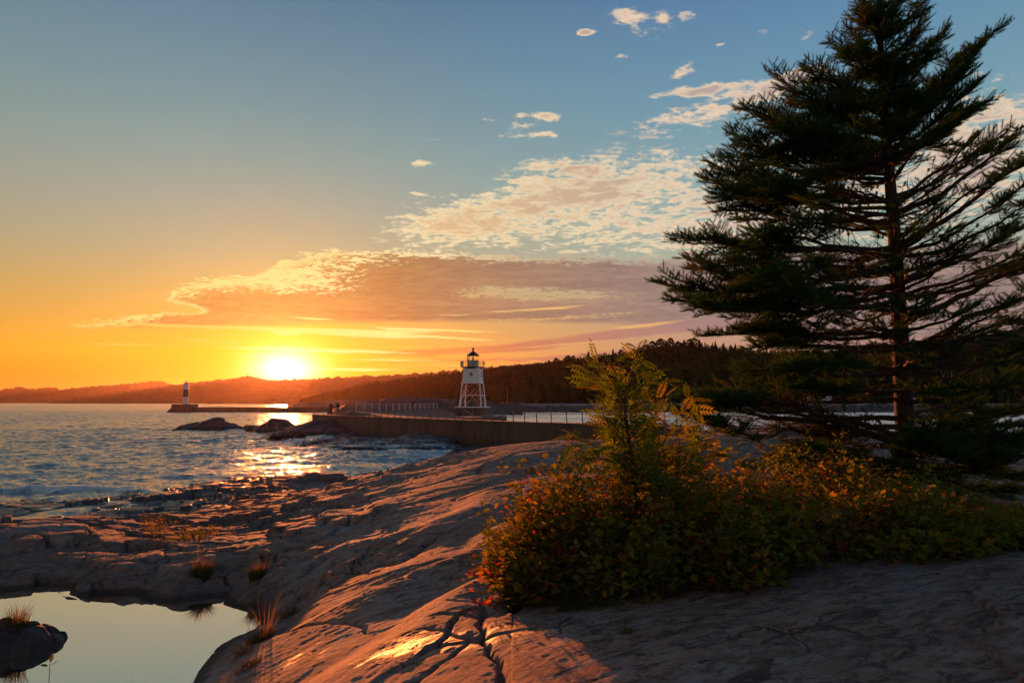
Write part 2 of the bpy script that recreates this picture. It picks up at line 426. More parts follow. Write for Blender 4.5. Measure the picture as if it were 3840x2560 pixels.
# pool edge and bottom
for q in ((760, 2470, 1.0), (830, 2400, 1.0), (920, 2370, 1.0), (1000, 2335, 1.0), (985, 2268, 1.0), (850, 2262, 1.0), (700, 2262, 1.0), (520, 2262, 1.0), (380, 2258, 1.0), (200, 2228, 1.0), (0, 2226, 1.0)): cz(*q)
for q in ((300, 2400, .6), (600, 2400, .6), (820, 2310, .7), (200, 2290, .7), (500, 2300, .7), (0, 2300, .7), (400, 2540, .5), (0, 2560, .6), (680, 2470, .7), (-600, 2400, .6), (-600, 2560, .6), (300, 2700, .6), (500, 2900, .7)): cz(*q)
# flank right of the pool
for q in ((1200, 2400, 1.62), (1100, 2300, 1.36), (1100, 2200, 1.36), (1060, 2330, 1.2), (1050, 2440, 1.34), (900, 2500, 1.2), (1050, 2230, 1.2), (1500, 2350, 1.95), (1500, 2230, 1.92), (1300, 2250, 1.72),
          (1100, 2100, 1.48), (1300, 2100, 1.72), (1500, 2100, 1.98), (1700, 2100, 2.12), (1100, 2000, 1.52), (1300, 2000, 1.78), (1500, 2000, 2.02), (1700, 2000, 2.2),
          (1100, 1930, 1.45), (1300, 1900, 1.75), (1500, 1900, 2.06), (1700, 1900, 2.3), (1300, 1830, 1.55), (1500, 1820, 2.0), (1700, 1800, 2.3), (1900, 1800, 2.5), (1900, 1720, 2.66), (1700, 1750, 2.3), (2050, 1740, 2.7)): cz(*q)
# crest of the big dome against the water
for q in ((1330, 1800, 22), (1440, 1765, 24), (1600, 1735, 24), (1750, 1700, 24), (1900, 1673, 24), (2050, 1668, 24.5), (2200, 1670, 25), (2400, 1655, 27), (2660, 1618, 29), (3000, 1611, 30), (3300, 1621, 28), (3840, 1650, 26), (4300, 1660, 26)): cd(*q)
for q in ((2300, 1800, 2.62), (2660, 1800, 2.62), (2660, 1700, 2.86), (3000, 1780, 2.62), (3000, 1680, 2.9), (3300, 1750, 2.62), (3600, 1800, 2.5), (3840, 1850, 2.5), (3840, 1740, 2.6)): cz(*q)
# behind the crest
for (px, d, z) in ((1440, 29, -.6), (1600, 30, -.6), (1750, 31, -.7), (1900, 33, -.3), (2050, 36, 1.0), (2200, 38, 1.6), (2400, 38, 1.8), (2660, 36, 1.9), (3000, 38, .9), (3300, 36, .3), (3840, 34, .2),
                   (1440, 38, -1.4), (1600, 40, -1.4), (1750, 42, -1.3), (1850, 46, -.9), (2050, 50, .9), (2200, 50, 1.1), (2400, 46, 1.3), (2560, 46, 1.0), (2700, 46, -.6), (3000, 46, -1.2), (3400, 46, -1.4), (3840, 44, -1.4),
                   (1960, 60, .9), (2050, 56, 1.1), (2150, 53, 1.2), (1900, 64, .6), (1850, 60, .1), (1790, 66, .3), (1700, 72, -.4), (2300, 60, -1), (2700, 60, -1.5), (3300, 60, -1.5), (1500, 60, -1.5), (1000, 60, -1.6), (400, 60, -1.6), (-400, 60, -1.6)):
    cps.append(np.array([(px - 1920) / 2560.0 * d, d, z]))
# low red rock reaching to the left of the dome
for q in ((1440, 1790, .5), (1300, 1776, .62), (1200, 1772, .62), (1050, 1778, .52), (1200, 1800, .62), (1000, 1800, .55), (1100, 1830, .75), (1000, 1860, .85), (1200, 1850, 1.0), (850, 1830, .45), (850, 1870, .55), (700, 1870, .35)): cz(*q)
for q in ((1300, 1772, -.2), (1100, 1772, -.25), (900, 1786, -.25), (790, 1800, -.25), (600, 1820, -.3), (420, 1838, -.3), (200, 1846, -.35), (0, 1850, -.35), (1420, 1768, -.2)): cz(*q)
for q in ((750, 1815, .12), (620, 1840, .2), (500, 1855, .16), (330, 1900, .10), (200, 1905, .0), (80, 1890, .04), (520, 1890, .30), (430, 1912, .12), (650, 1905, .35), (560, 1930, .05), (650, 1945, .5), (600, 1965, .30)): cz(*q)
# slabs on the left
for q in ((560, 1932, .9), (540, 1950, 1.12), (300, 1928, 1.25), (100, 1935, 1.22), (0, 1940, 1.22), (-300, 1940, 1.2), (300, 1985, 1.38), (0, 1985, 1.35), (560, 2010, 1.18), (450, 2045, 1.38), (150, 2050, 1.32), (0, 2080, 1.30), (650, 2050, 1.32), (200, 2130, 1.24), (450, 2130, 1.34),
          (700, 2000, 1.15), (820, 2000, 1.25), (800, 1950, .9), (950, 1950, 1.25), (950, 2050, 1.45), (780, 2090, 1.42), (620, 2140, 1.36), (900, 2150, 1.42), (1000, 2180, 1.3), (300, 2190, 1.14), (0, 2190, 1.1), (750, 2210, 1.14), (600, 2215, 1.12), (900, 2215, 1.12), (-300, 2150, 1.15)): cz(*q)
for (px, d, z) in ((-200, 30, -.3), (-600, 24, .3), (-600, 14, 1.3), (-900, 10, 1.2), (-900, 40, -1), (560, 25, .0), (300, 24, .1), (0, 23, .05), (4400, 5, 2.8), (4400, 10, 2.8), (4600, 20, 2.7), (5200, 40, 0), (5200, 60, -1)):
    cps.append(np.array([(px - 1920) / 2560.0 * d, d, z]))
for a_ in (-75, -40, -10, 20, 50, 75):
    for r_, zz in ((1.0, 2.3), (2.5, 2.35)):
        cps.append(np.array([math.sin(math.radians(a_)) * r_, math.cos(math.radians(a_)) * r_, zz + (.15 if a_ > 0 else -.35 * -a_ / 75)]))
for (a_, r_, z_) in ((-75, 6, 1.0), (-75, 12, 1.1), (-75, 30, -1), (-75, 70, -1.5), (75, 6, 2.9), (75, 15, 2.8), (75, 40, .5), (75, 70, -1.5)):
    cps.append(np.array([math.sin(math.radians(a_)) * r_, math.cos(math.radians(a_)) * r_, z_]))
cps = np.array(cps)
_cu = np.arctan2(cps[:, 0], cps[:, 1]); _cr = np.log(np.hypot(cps[:, 0], cps[:, 1]))
def _phi(a, b): return np.sqrt(a * a + b * b + 0.0016)
_M = _phi(_cu[:, None] - _cu[None], _cr[:, None] - _cr[None])
_M += np.eye(len(_M)) * -0.012
_Wt = np.linalg.solve(_M, cps[:, 2] - 1.0)
def base_h(x, y):
    sh = x.shape; x = x.ravel(); y = y.ravel()
    u = np.arctan2(x, y); r = np.log(np.hypot(x, y) + 1e-6); out = np.empty(len(x))
    for i in range(0, len(x), 20000):
        out[i:i + 20000] = 1.0 + _phi(u[i:i + 20000, None] - _cu[None], r[i:i + 20000, None] - _cr[None]) @ _Wt
    return out.reshape(sh)
def detail_h(x, y, fine=True):
    az_ = np.arctan2(x, y); r = np.hypot(x, y)
    s = 0.30
    ca, sa = math.cos(s), math.sin(s)
    wob = fbm(x * .25, y * .25, 2, 91) * .9
    u = x * ca + y * sa; v = -x * sa + y * ca + wob
    left = sst(-.10, -.27, az_) * sst(9.5, 12.0, r)          # broken ledges on the left
    far_ = sst(18, 24, r)
    ridg = fbm(u * .22, v * .85, 3, 5, .5)
    ph = v * .34 + fbm(u * .14, v * .22, 2, 15) * 1.1; fr = ph - np.floor(ph)
    saw = np.where(fr < .80, fr / .80, 1 - (fr - .80) / .20); saw = saw * saw * (3 - 2 * saw) * .6 + saw * .4
    near = .25 + .75 * sst(6.5, 9.5, r); near = np.where(az_ < .0, 1.0, near)
    z = (saw - .5) * (.06 + .11 * vn(u * .16, ph * .9 + 3, 6)) * near * (1 - .7 * left) * (1 - .6 * sst(19, 23, r))
    z += fbm(u * .16, v * .4, 2, 5, .5) * .10 * (1 - .5 * left)
    z += fbm(u * .5, v * 1.0, 3, 11, .45) * .014
    # glacial grooves
    g = fbm(u * .9, v * 5.0, 2, 33); z += g * .004
    # stepped joints
    e, cid = voro(x * .42 + fbm(x, y, 3, 3) * .35, y * .62 + fbm(x, y, 3, 8) * .35, 21)
    m = np.clip(left + far_ * sst(.0, -.2, az_), 0, 1)
    z += m * ((cid - .5) * .20 - .15 * (1 - sst(0, .07, e)))
    e2, cid2 = voro(x * 1.25 + fbm(x * 2, y * 2, 2, 4) * .3, y * 1.7 + 3, 55)
    z += m * ((cid2 - .5) * .11 - .045 * (1 - sst(0, .09, e2)))
    z += m * fbm(x * 1.8, y * 1.8, 4, 14) * .06
    # joints on the smooth dome
    e3, cid3 = voro((u + fbm(x * .8, y * .8, 3, 66) * .8) * .20, (v + fbm(x * .8, y * .8, 3, 67) * .5) * .42, 77)
    z -= (1 - m) * .05 * (1 - sst(0, .018, e3)) * sst(.35, .6, vn(x * .5, y * .5, 41)) - (1 - m) * (cid3 - .5) * .05
    if fine:
        z += fbm(x * 3.1, y * 3.1, 4, 72, .62) * (.009 + .010 * m)
        z += fbm(u * 8.0, v * 19.0, 3, 73, .6) * .0065
    return z
_cracks = []
def H(x, y, fine=True):
    x = np.asarray(x, float); y = np.asarray(y, float)
    r = np.hypot(x, y)
    b = base_h(x, y)
    k = sst(.15, .35, np.abs(b - 1.0) + (r > 13))            # keep the pool's rim where it is
    dd = detail_h(x, y, fine) * sst(2, 6, r)
    z = b + dd * (.25 + .75 * k)
    azr = np.arctan2(x, y); tm = sst(-.13, -.24, azr) * sst(12.0, 13.5, r) * sst(44, 36, r)      # flat topped ledges
    st_ = .20; off = fbm(x * .5, y * .5, 3, 44) * .16; q_ = (z + off) / st_; fq = q_ - np.floor(q_)
    ter = (np.floor(q_) + np.where(fq < .80, fq * .22, .176 + (fq - .80) / .20 * .824)) * st_ - off
    z = z + (ter - z) * tm * .55
    for (P_, w_, dep) in _cracks:
        lo = P_.min(0) - .4; hi = P_.max(0) + .4
        m = (x > lo[0]) & (x < hi[0]) & (y > lo[1]) & (y < hi[1])
        if not m.any(): continue
        xm = x[m]; ym = y[m]; xm_ = xm + fbm(xm * 5, ym * 5, 3, 9) * .05; ym_ = ym + fbm(xm * 5, ym * 5, 3, 19) * .05
        d = np.full(xm.shape, 9.0)
        for i in range(len(P_) - 1):
            a = P_[i]; bb = P_[i + 1]; e_ = bb - a; t = np.clip(((xm_ - a[0]) * e_[0] + (ym_ - a[1]) * e_[1]) / (e_ @ e_), 0, 1)
            d = np.minimum(d, np.hypot(xm_ - a[0] - t * e_[0], ym_ - a[1] - t * e_[1]))
        ww = w_ * (.6 + .8 * vn(xm * 2, ym * 2, 3))
        z[m] -= dep * np.exp(-(d / ww) ** 2) + dep * .25 * np.exp(-(d / (ww * 4)) ** 2)
    return z
_ds = np.concatenate([np.linspace(2.2, 14, 500), np.linspace(14, 70, 700)])
def hit(px, py, fine=False):
    r_ = ray(px, py); x = r_[0] / r_[1] * _ds; z = EYE + r_[2] / r_[1] * _ds
    g = H(x, _ds, fine); w = np.where(g > z)[0]
    i = w[0] if len(w) else len(_ds) - 1
    return np.array([x[i], _ds[i], g[i]])
def crack(pix, w, dep):
    _cracks.append((np.array([hit(*q)[:2] for q in pix]), w, dep))
_defs = [
    ([(1790, 2230), (1815, 2290), (1800, 2340), (1815, 2395), (1850, 2450), (1880, 2510), (1895, 2570)], .022, .07),
    ([(1815, 2395), (1760, 2400), (1690, 2460), (1600, 2520), (1540, 2570)], .016, .04),
    ([(1815, 2395), (1720, 2385), (1650, 2365), (1590, 2358)], .02, .035),
    ([(1800, 2300), (1880, 2290), (1960, 2250)], .05, .09),
    ([(1680, 2245), (1740, 2252), (1790, 2255)], .014, .03),
    ([(2560, 2410), (2900, 2380), (2960, 2370), (3010, 2400), (3020, 2440)], .012, .03),
    ([(2150, 2300), (2095, 2340), (2100, 2370), (2200, 2368), (2350, 2372), (2420, 2375)], .014, .035),
    ([(3690, 2350), (3720, 2370), (3760, 2350)], .012, .03),
    ([(1350, 2055), (1440, 2030), (1515, 2000)], .07, .16),
    ([(1430, 2110), (1500, 2100), (1570, 2050), (1620, 2020)], .07, .16),
    ([(1240, 2130), (1300, 2125), (1360, 2145), (1420, 2140)], .03, .05),
    ([(1000, 2240), (1060, 2180), (1150, 2150)], .04, .05),
    ([(1450, 2175), (1600, 2180), (1700, 2160), (1800, 2155)], .03, .03),
    ([(1570, 1860), (1660, 1835), (1780, 1815)], .02, .04),
    ([(1790, 1760), (1860, 1770), (1990, 1768)], .05, .10),
    ([(2490, 2300 - 600), (2600, 1690), (2720, 1690)], .03, .06),
]
_tmp = [(np.array([hit(*q)[:2] for q in pix]), w, dep) for pix, w, dep in _defs]
_cracks.extend(_tmp)

# rock material
M_rock, t, b = material('bedrock')
p = geoco(t); px_, py_, pz_ = sep(t, p)
ca, sa = math.cos(.30), math.sin(.30)
uu = px_ * ca + py_ * sa; vv = py_ * ca - px_ * sa
na = noise(t, p, .5, 5, .6); nbb = noise(t, comb(t, uu * .45, vv, pz_), 9.0, 7, .68); nc = noise(t, p, 60, 4, .7)
nd = noise(t, comb(t, uu * .35, vv, pz_), 2.2, 5, .62)
base = mixc(t, nd.ss(.35, .68), (.335, .190, .135), (.178, .102, .074))
base = mixc(t, nbb.ss(.42, .66) * .75, base, (.355, .232, .175))
lich = (nbb * .6 + na * .6 + nc * .15)
base = mixc(t, lich.ss(.66, .76) * .55, base, (.29, .27, .245))
base = mixc(t, noise(t, p, 26, 5, .75).ss(.56, .66) * .45, base, (.055, .042, .038))
fl1 = noise(t, comb(t, uu * .38 + vv * .1, vv, pz_ * .4), 15.0, 6, .72, .6)
base = mixc(t, fl1.ss(.52, .58) * .60, base, (.060, .042, .037))
base = mixc(t, noise(t, comb(t, uu * .5, vv, pz_ + 4), 24.0, 5, .75, .4).ss(.60, .66) * .5, base, (.30, .25, .225))
fl3 = noise(t, comb(t, uu * .42 + vv * .15, vv, pz_ + 7), 7.5, 7, .78, .5)
base = mixc(t, fl3.ss(.51, .58) * (px_ - py_ * .1).ss(-2.2, .6) * .80, base, (.040, .030, .028))
# lighter blue green lichen on top of the hump at the right
lm = (px_.ss(1.5, 3.5) * noise(t, comb(t, uu * .4, vv, pz_), 4.5, 6, .75).ss(.55, .66))
base = mixc(t, lm * .6, base, (.26, .31, .31))
# blackened wet rock by the waterline
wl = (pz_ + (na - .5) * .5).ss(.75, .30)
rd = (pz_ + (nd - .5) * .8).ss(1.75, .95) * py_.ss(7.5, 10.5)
base = mixc(t, rd * .62, base, (.090, .050, .042))  # shade over the low rocks, painted in as a dark red tint
base = mixc(t, (px_ - py_ * .18).ss(-1.2, 1.6) * .30, base, (.13, .092, .078))  # rock gets darker toward the right
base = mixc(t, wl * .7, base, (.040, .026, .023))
prim = ((pz_ - 1.0).f('ABSOLUTE') + (nbb - .5) * .06).ss(.10, .03) * py_.ss(13.5, 12.0)
base = mixc(t, prim * .75, base, (.038, .026, .022))
def veins(sc, w_, ox):
    wn = t.nodes.new('ShaderNodeTexVoronoi'); wn.feature = 'DISTANCE_TO_EDGE'; wn.inputs['Scale'].default_value = sc
    n_a = noise(t, p, 1.6, 4, .6); n_b = noise(t, comb(t, px_ + 9, py_, pz_), 1.6, 4, .6)
    t.links.new(comb(t, uu * .55 + n_a * .9 + ox, vv + n_b * .9, 0.0).s, wn.inputs['Vector'])
    return X(t, wn.outputs[0]).ss(0.0, w_)
v1 = veins(.75, .016, 0.0); v2 = veins(2.1, .022, 4.0)
v2 = 1.0 - (1.0 - v2) * noise(t, p, .8, 3, .5).ss(.52, .62)
v1 = 1.0 - (1.0 - v1) * noise(t, comb(t, px_ + 3, py_, pz_), .45, 4, .6).ss(.50, .58)
base = mixc(t, (1.0 - v1 * v2) * .7, base, (.035, .024, .021))
# the damp seep where water runs out of the joints
def spot(cx, cy, rx, ry, ang):
    c_, s_ = math.cos(ang), math.sin(ang)
    a_ = ((px_ - cx) * c_ + (py_ - cy) * s_) / rx; b_ = ((py_ - cy) * c_ - (px_ - cx) * s_) / ry
    return ((a_ * a_ + b_ * b_) * -1.0).f('EXPONENT')
s1 = hit(1640, 2420); s2 = hit(1700, 2150); s3 = hit(1180, 2440)
wet = spot(s1[0], s1[1], 1.0, .55, -.2) * 1.0 + spot(s2[0], s2[1], .9, .10, -.1) * .7 + spot(s3[0], s3[1], 1.2, .35, .3) * .7
wet = (wet * .8 + (nd - .5) * 1.2 + (nbb - .5) * 1.2).ss(.46, .80)
base = mixc(t, wet * .6, base, (.050, .034, .028))
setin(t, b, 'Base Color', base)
rg = (1.0 - wet * .45 - wl * .55) * .80 + nc * .16
setin(t, b, 'Roughness', rg)
b.inputs['Specular IOR Level'].default_value = .5
hsum = nbb * .30 + nc * .22 + noise(t, comb(t, uu * .4, vv, pz_), 34, 5, .72) * .45
bump(t, b, hsum + v1 * .8 + v2 * .5, .9, .026)
setin(t, b, 'Specular IOR Level', (wet * .4 + wl * .4 + .10))

# the mesh, on a grid that grows with distance
azs = np.concatenate([np.linspace(-78, -40, 50)[:-1], np.linspace(-40, 40, 1150), np.linspace(40, 78, 50)[1:]])
rs = np.concatenate([np.geomspace(1.0, 3.4, 40)[:-1], np.geomspace(3.4, 30, 720)[:-1], np.geomspace(30, 74, 190)])
AZ, RR = np.meshgrid(np.radians(azs), rs)
gx = np.sin(AZ) * RR; gy = np.cos(AZ) * RR
gz = H(gx, gy)
V = np.stack([gx, gy, gz], -1).reshape(-1, 3)
nr, nc_ = gx.shape
def gridfaces(nr, nc):
    i = np.arange(nr - 1)[:, None] * nc + np.arange(nc - 1)[None]
    return np.stack([i, i + nc, i + nc + 1, i + 1], -1).reshape(-1, 4)[:, ::-1].copy()
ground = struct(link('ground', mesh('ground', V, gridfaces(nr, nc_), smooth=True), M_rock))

# ================================================================== lake
def ocean(n, L, wind, wdir, seed, lmin=.25):
    rng = np.random.default_rng(seed)
    k = np.fft.fftfreq(n, d=L / n) * 2 * np.pi
    kx, ky = np.meshgrid(k, k, indexing='ij'); kk = np.hypot(kx, ky); kk[0, 0] = 1e-6
    Lw = wind * wind / 9.81
    cosf = (kx * math.cos(wdir) + ky * math.sin(wdir)) / kk
    Ph = np.exp(-1 / (kk * Lw) ** 2) / kk ** 3.6 * (np.abs(cosf) ** 1.6 * .85 + .15) * np.exp(-(kk * lmin / 6.28) ** 2)
    Ph[0, 0] = 0
    h = np.sqrt(Ph) * (rng.standard_normal((n, n)) + 1j * rng.standard_normal((n, n)))
    eta = np.real(np.fft.ifft2(h)); sx = np.real(np.fft.ifft2(-1j * kx / kk * h)); sy = np.real(np.fft.ifft2(-1j * ky / kk * h))
    s = eta.std(); return eta / s, sx / s, sy / s, L
def samp(a, L, x, y):
    n = a.shape[0]; fx = (x / L % 1.0) * n; fy = (y / L % 1.0) * n
    i = np.floor(fx).astype(int); j = np.floor(fy).astype(int); fx -= i; fy -= j; i %= n; j %= n; i2 = (i + 1) % n; j2 = (j + 1) % n
    return (a[i, j] * (1 - fx) + a[i2, j] * fx) * (1 - fy) + (a[i, j2] * (1 - fx) + a[i2, j2] * fx) * fy
oc1 = ocean(512, 61.0, 3.5, math.radians(100), 3)
oc2 = ocean(512, 23.0, 2.6, math.radians(62), 8, .12)
# walls of the pier as seen from above: which side is the harbour
W0, W1, W2, W3 = np.array([-28.5, 98.0]), np.array([1.8, 59.0]), np.array([7.6, 54.0]), np.array([13.5, 50.5])
def harbour(x, y):
    e = W1 - W0; s = (x - W0[0]) * e[1] - (y - W0[1]) * e[0]      # sign tells the side
    nrm = -s / np.linalg.norm(e)
    return sst(-1.5, 1.5, nrm) * sst(-34, -22, x + (y - 98) * -.35)
azw = np.concatenate([np.linspace(-85, -42, 60)[:-1], np.linspace(-42, 42, 1000), np.linspace(42, 85, 60)[1:]])
rw = np.concatenate([np.geomspace(16, 26, 40)[:-1], np.geomspace(26, 130, 620)[:-1], np.geomspace(130, 420, 240)[:-1], np.geomspace(420, 14000, 60)])
AZ, RR = np.meshgrid(np.radians(azw), rw)
wx = np.sin(AZ) * RR; wy = np.cos(AZ) * RR
hb = harbour(wx, wy)
fade = 1 - .0 * sst(250, 420, RR)
amp1 = .060 * (1 - .60 * hb) * np.where(RR > 420, 0, 1); amp2 = .040 * (1 - .45 * hb) * np.where(RR > 420, 0, 1)
gust = .75 + .5 * vn(wx * .045, wy * .03, 4)
zz = amp1 * gust * samp(oc1[0], 61.0, wx, wy) + amp2 * samp(oc2[0], 23.0, wx * .8 + wy * .6, wy * .8 - wx * .6)
ox = -amp1 * .9 * samp(oc1[1], 61.0, wx, wy); oy = -amp1 * .9 * samp(oc1[2], 61.0, wx, wy)
# breaking swash close to the rocks
gnear = np.full(wx.shape, -2.0); m = (RR < 73) & (np.abs(AZ) < 1.35)
gnear[m] = base_h(wx[m], wy[m])
shore = sst(-.75, -.05, gnear)
swl = at_z(230, 1842, 0); crest = np.exp(-(((wx - swl[0]) / 3.6) ** 2 + ((wy - swl[1] - .25 * np.sin(wx * 1.3)) / .55) ** 2))
zz += crest * .34
foam = np.clip(shore * .75, 0, 1) + crest * 1.1
# white water round the boulders and over the ledge in front of the pier
for (px, py, a_, b_, k_) in ((1180, 1640, 9, 5, .95), (1250, 1660, 10, 4.5, .9), (1500, 1700, 12, 5, .6), (1650, 1725, 8, 3, .8), (1700, 1705, 7, 4, .85), (850, 1612, 11, 4, .7), (1000, 1650, 9, 4, .6), (640, 1545, 8, 6, .6), (1120, 1600, 10, 6, .5), (1380, 1665, 7, 5, .7)):
    q = at_z(px, py, 0); foam += k_ * np.exp(-(((wx - q[0]) / a_) ** 2 + ((wy - q[1]) / b_) ** 2))
zz = zz * (1 + .8 * np.clip(foam, 0, 1)) * (1 - .55 * shore)
Vw = np.stack([wx + ox, wy + oy, zz], -1).reshape(-1, 3)
M_water, t, b = material('lake_water')
p = geoco(t)
px_, py_, pz_ = sep(t, p)
hbv = attr(t, 'harbour'); fo = attr(t, 'foam')
nf = noise(t, comb(t, px_ * .8, py_ * 1.0, 0), 3.0, 6, .68, .8); nf2 = noise(t, p, 1.1, 4, .6, 1.2)
fm = (fo * 1.0 + (nf - .5) * 2.2 + (nf2 - .5) * 1.0).ss(.92, 1.45) * fo.ss(.12, .5) * .8
setin(t, b, 'Base Color', mixc(t, fm, mixc(t, hbv, (.020, .024, .028), (.10, .12, .14)), (.62, .64, .66)))
cdist = ((px_ * px_ + py_ * py_).f('SQRT')).ss(25, 260)
setin(t, b, 'Roughness', fm * .6 + .08 + cdist * .16)
b.inputs['IOR'].default_value = 1.333
b.inputs['Specular IOR Level'].default_value = 1.0
b.inputs['Metallic'].default_value = 0.0
wv = noise(t, comb(t, px_ * .55, py_ * 1.0, 0), 3.4, 4, .62, .5) + noise(t, comb(t, px_ * .5, py_, 5), .55, 4, .6, .3) * 2.5
bump(t, b, wv, 1.0, .17)
gl = t.nodes.new('ShaderNodeBsdfGlossy'); gl.inputs['Color'].default_value = (1.0, .96, .90, 1)
t.links.new((cdist * .16 + .10).s, gl.inputs['Roughness']); bn_ = [q for q in t.nodes if q.bl_idname == 'ShaderNodeBump'][0]; t.links.new(bn_.outputs[0], gl.inputs['Normal'])
mxs = t.nodes.new('ShaderNodeMixShader'); t.links.new((hbv * .50 + .34 - fm * .3).clamp().s, mxs.inputs[0]); t.links.new(b.outputs[0], mxs.inputs[1]); t.links.new(gl.outputs[0], mxs.inputs[2])
t.links.new(mxs.outputs[0], [q for q in t.nodes if q.bl_idname == 'ShaderNodeOutputMaterial'][0].inputs[0])
water = struct(link('water', mesh('water', Vw, gridfaces(*wx.shape), smooth=True, attrs={'harbour': hb.ravel(), 'foam': foam.ravel()}), M_water))

# still pool between the rocks
M_pool, t, b = material('still_water')
setin(t, b, 'Base Color', (.035, .035, .028)); setin(t, b, 'Roughness', .02)
b.inputs['IOR'].default_value = 1.333; b.inputs['Specular IOR Level'].default_value = 1.0
b.inputs['Coat Weight'].default_value = 1.0; b.inputs['Coat IOR'].default_value = 2.1; b.inputs['Coat Roughness'].default_value = .02
bump(t, b, noise(t, objco(t), 1.2, 2, .5), .02, .05)
gl = t.nodes.new('ShaderNodeBsdfGlossy'); gl.inputs['Color'].default_value = (1, .97, .84, 1); gl.inputs['Roughness'].default_value = .015
mxs = t.nodes.new('ShaderNodeMixShader'); mxs.inputs[0].default_value = .58; t.links.new(b.outputs[0], mxs.inputs[1]); t.links.new(gl.outputs[0], mxs.inputs[2])
t.links.new(mxs.outputs[0], [q for q in t.nodes if q.bl_idname == 'ShaderNodeOutputMaterial'][0].inputs[0])
pp = [(-900, 2560), (900, 2700), (1080, 2420), (1100, 2300), (1000, 2215), (0, 2180), (-900, 2180)]
PV = np.array([at_z(a_, b_, 1.0) for a_, b_ in pp])
pool = struct(link('pool', mesh('pool', PV, np.array([[0, 1, 2, 3, 4, 5, 6]])), M_pool))
g_ = [at_z(a_, b_, .30) for a_, b_ in ((560, 1925), (625, 1920), (640, 1970), (610, 1985), (590, 1960))]
pool2 = struct(link('pool', mesh('pool', np.array(g_), np.array([[0, 1, 2, 3, 4]])), M_pool))

# ================================================================== hills
def ridge(name, pts, D, front, back, mat, tree=4.0, n=700, rows=26, seed=1, base=-2.0, az_pad=60, shape=.8):
    pts = sorted(pts); X_ = np.linspace(pts[0][0], pts[-1][0], n)
    Y_ = np.interp(X_, [q[0] for q in pts], [q[1] for q in pts])
    Dv = np.interp(X_, [q[0] for q in pts], [D(q[0]) if callable(D) else D for q in pts]); Fv = np.array([front(q) if callable(front) else front for q in X_])
    crest = np.array([at_d(a_, b_, d_) for a_, b_, d_ in zip(X_, Y_, Dv)])
    h = crest[:, 2]; ux = (X_ - 1920) / 2560.0
    out = []
    tt = np.concatenate([np.linspace(0, 1, rows) , np.linspace(1, 2, 8)[1:]])
    for s in tt:
        if s <= 1: d = Fv + (Dv - Fv) * s; z = base + (h - base) * (s ** shape if s > 0 else 0)
        else: d = Dv + back * (s - 1); z = h * (1 - (s - 1) ** 1.5) + base * (s - 1) ** 1.5
        x = ux * d
        z = z + fbm(x * .012 + seed, d * .012, 4, seed) * (h - base) * .16 * (1 - abs(min(s, 1) * 2 - 1))
        if tree: z = z + (vn(x / tree * 1.1, d / tree, seed) ** 2 - .3) * tree * .8 * min(1.0, s * 4 if s <= 1 else 1)
        out.append(np.stack([x, d, z], -1))
    G = np.array(out)
    return struct(link(name, mesh(name, G.reshape(-1, 3), gridfaces(len(tt), n), smooth=True), mat)), X_, h, Dv, Fv
M_hill, t, b = material('forested_hill')
p = geoco(t); n = noise(t, p, .03, 6, .7)
setin(t, b, 'Base Color', mixc(t, n.ss(.4, .65), (.024, .032, .018), (.055, .040, .020))); setin(t, b, 'Roughness', .95); b.inputs['Specular IOR Level'].default_value = .1
bump(t, b, noise(t, p, .12, 4, .7), 1.0, 8)
M_floor, t, b = material('forest_floor')
p = geoco(t); n = noise(t, p, .2, 5, .6)
setin(t, b, 'Base Color', mixc(t, n.ss(.4, .6), (.035, .032, .018), (.07, .05, .025))); setin(t, b, 'Roughness', .95); b.inputs['Specular IOR Level'].default_value = .1
ridge('hills', [(-700, 1480), (-300, 1470), (0, 1462), (60, 1453), (90, 1452), (108, 1458), (140, 1456), (205, 1450), (226, 1460), (330, 1450), (450, 1441), (560, 1432), (612, 1427), (632, 1436), (646, 1441), (760, 1470), (900, 1500)], 6200, 4300, 900, M_hill, 22, seed=3)
ridge('hills', [(190, 1506), (260, 1498), (420, 1480), (640, 1443), (760, 1430), (880, 1418), (905, 1412), (930, 1408), (955, 1413), (1000, 1423), (1060, 1424), (1130, 1420), (1200, 1424), (1300, 1440), (1500, 1470), (1700, 1500)], 4200, 3000, 900, M_hill, 16, seed=5)
ridge('hills', [(780, 1506), (860, 1485), (930, 1476), (1010, 1470), (1130, 1462), (1300, 1455), (1500, 1452)], 2500, 2000, 500, M_hill, 12, seed=9)
ridge('hills', [(1160, 1432), (1200, 1418), (1330, 1413), (1450, 1408), (1600, 1398), (1690, 1391), (1716, 1389), (1722, 1396), (1790, 1384), (1900, 1372), (2050, 1358), (2200, 1340), (2400, 1322), (2600, 1330), (2900, 1345), (3200, 1300), (3500, 1270), (3840, 1235), (4300, 1210)], (lambda p: float(np.interp(p, [1900, 3000], [2400, 1500]))), (lambda p: 1200.0), 400, M_hill, 12, seed=11)
def hillD(px): return float(np.interp(px, [1130, 1700, 2200, 2600, 3840, 4400], [900, 850, 800, 760, 760, 760]))
def hillF(px): return float(np.interp(px, [1130, 1500, 1800, 1950, 4400], [840, 640, 430, 352, 345]))
tops = [(1130, 1507), (1180, 1497), (1280, 1486), (1400, 1455), (1600, 1432), (1750, 1418), (1900, 1404), (2000, 1396), (2100, 1378), (2200, 1362), (2300, 1352), (2400, 1338), (2480, 1326), (2600, 1318), (2700, 1322), (2800, 1334), (2900, 1346), (3000, 1350), (3300, 1340), (3600, 1325), (3840, 1300), (4400, 1290)]
hl, hX, hh, hD, hF = ridge('hills', tops, hillD, hillF, 200, M_floor, 0, seed=2, base=1.2, rows=30, shape=1.0)
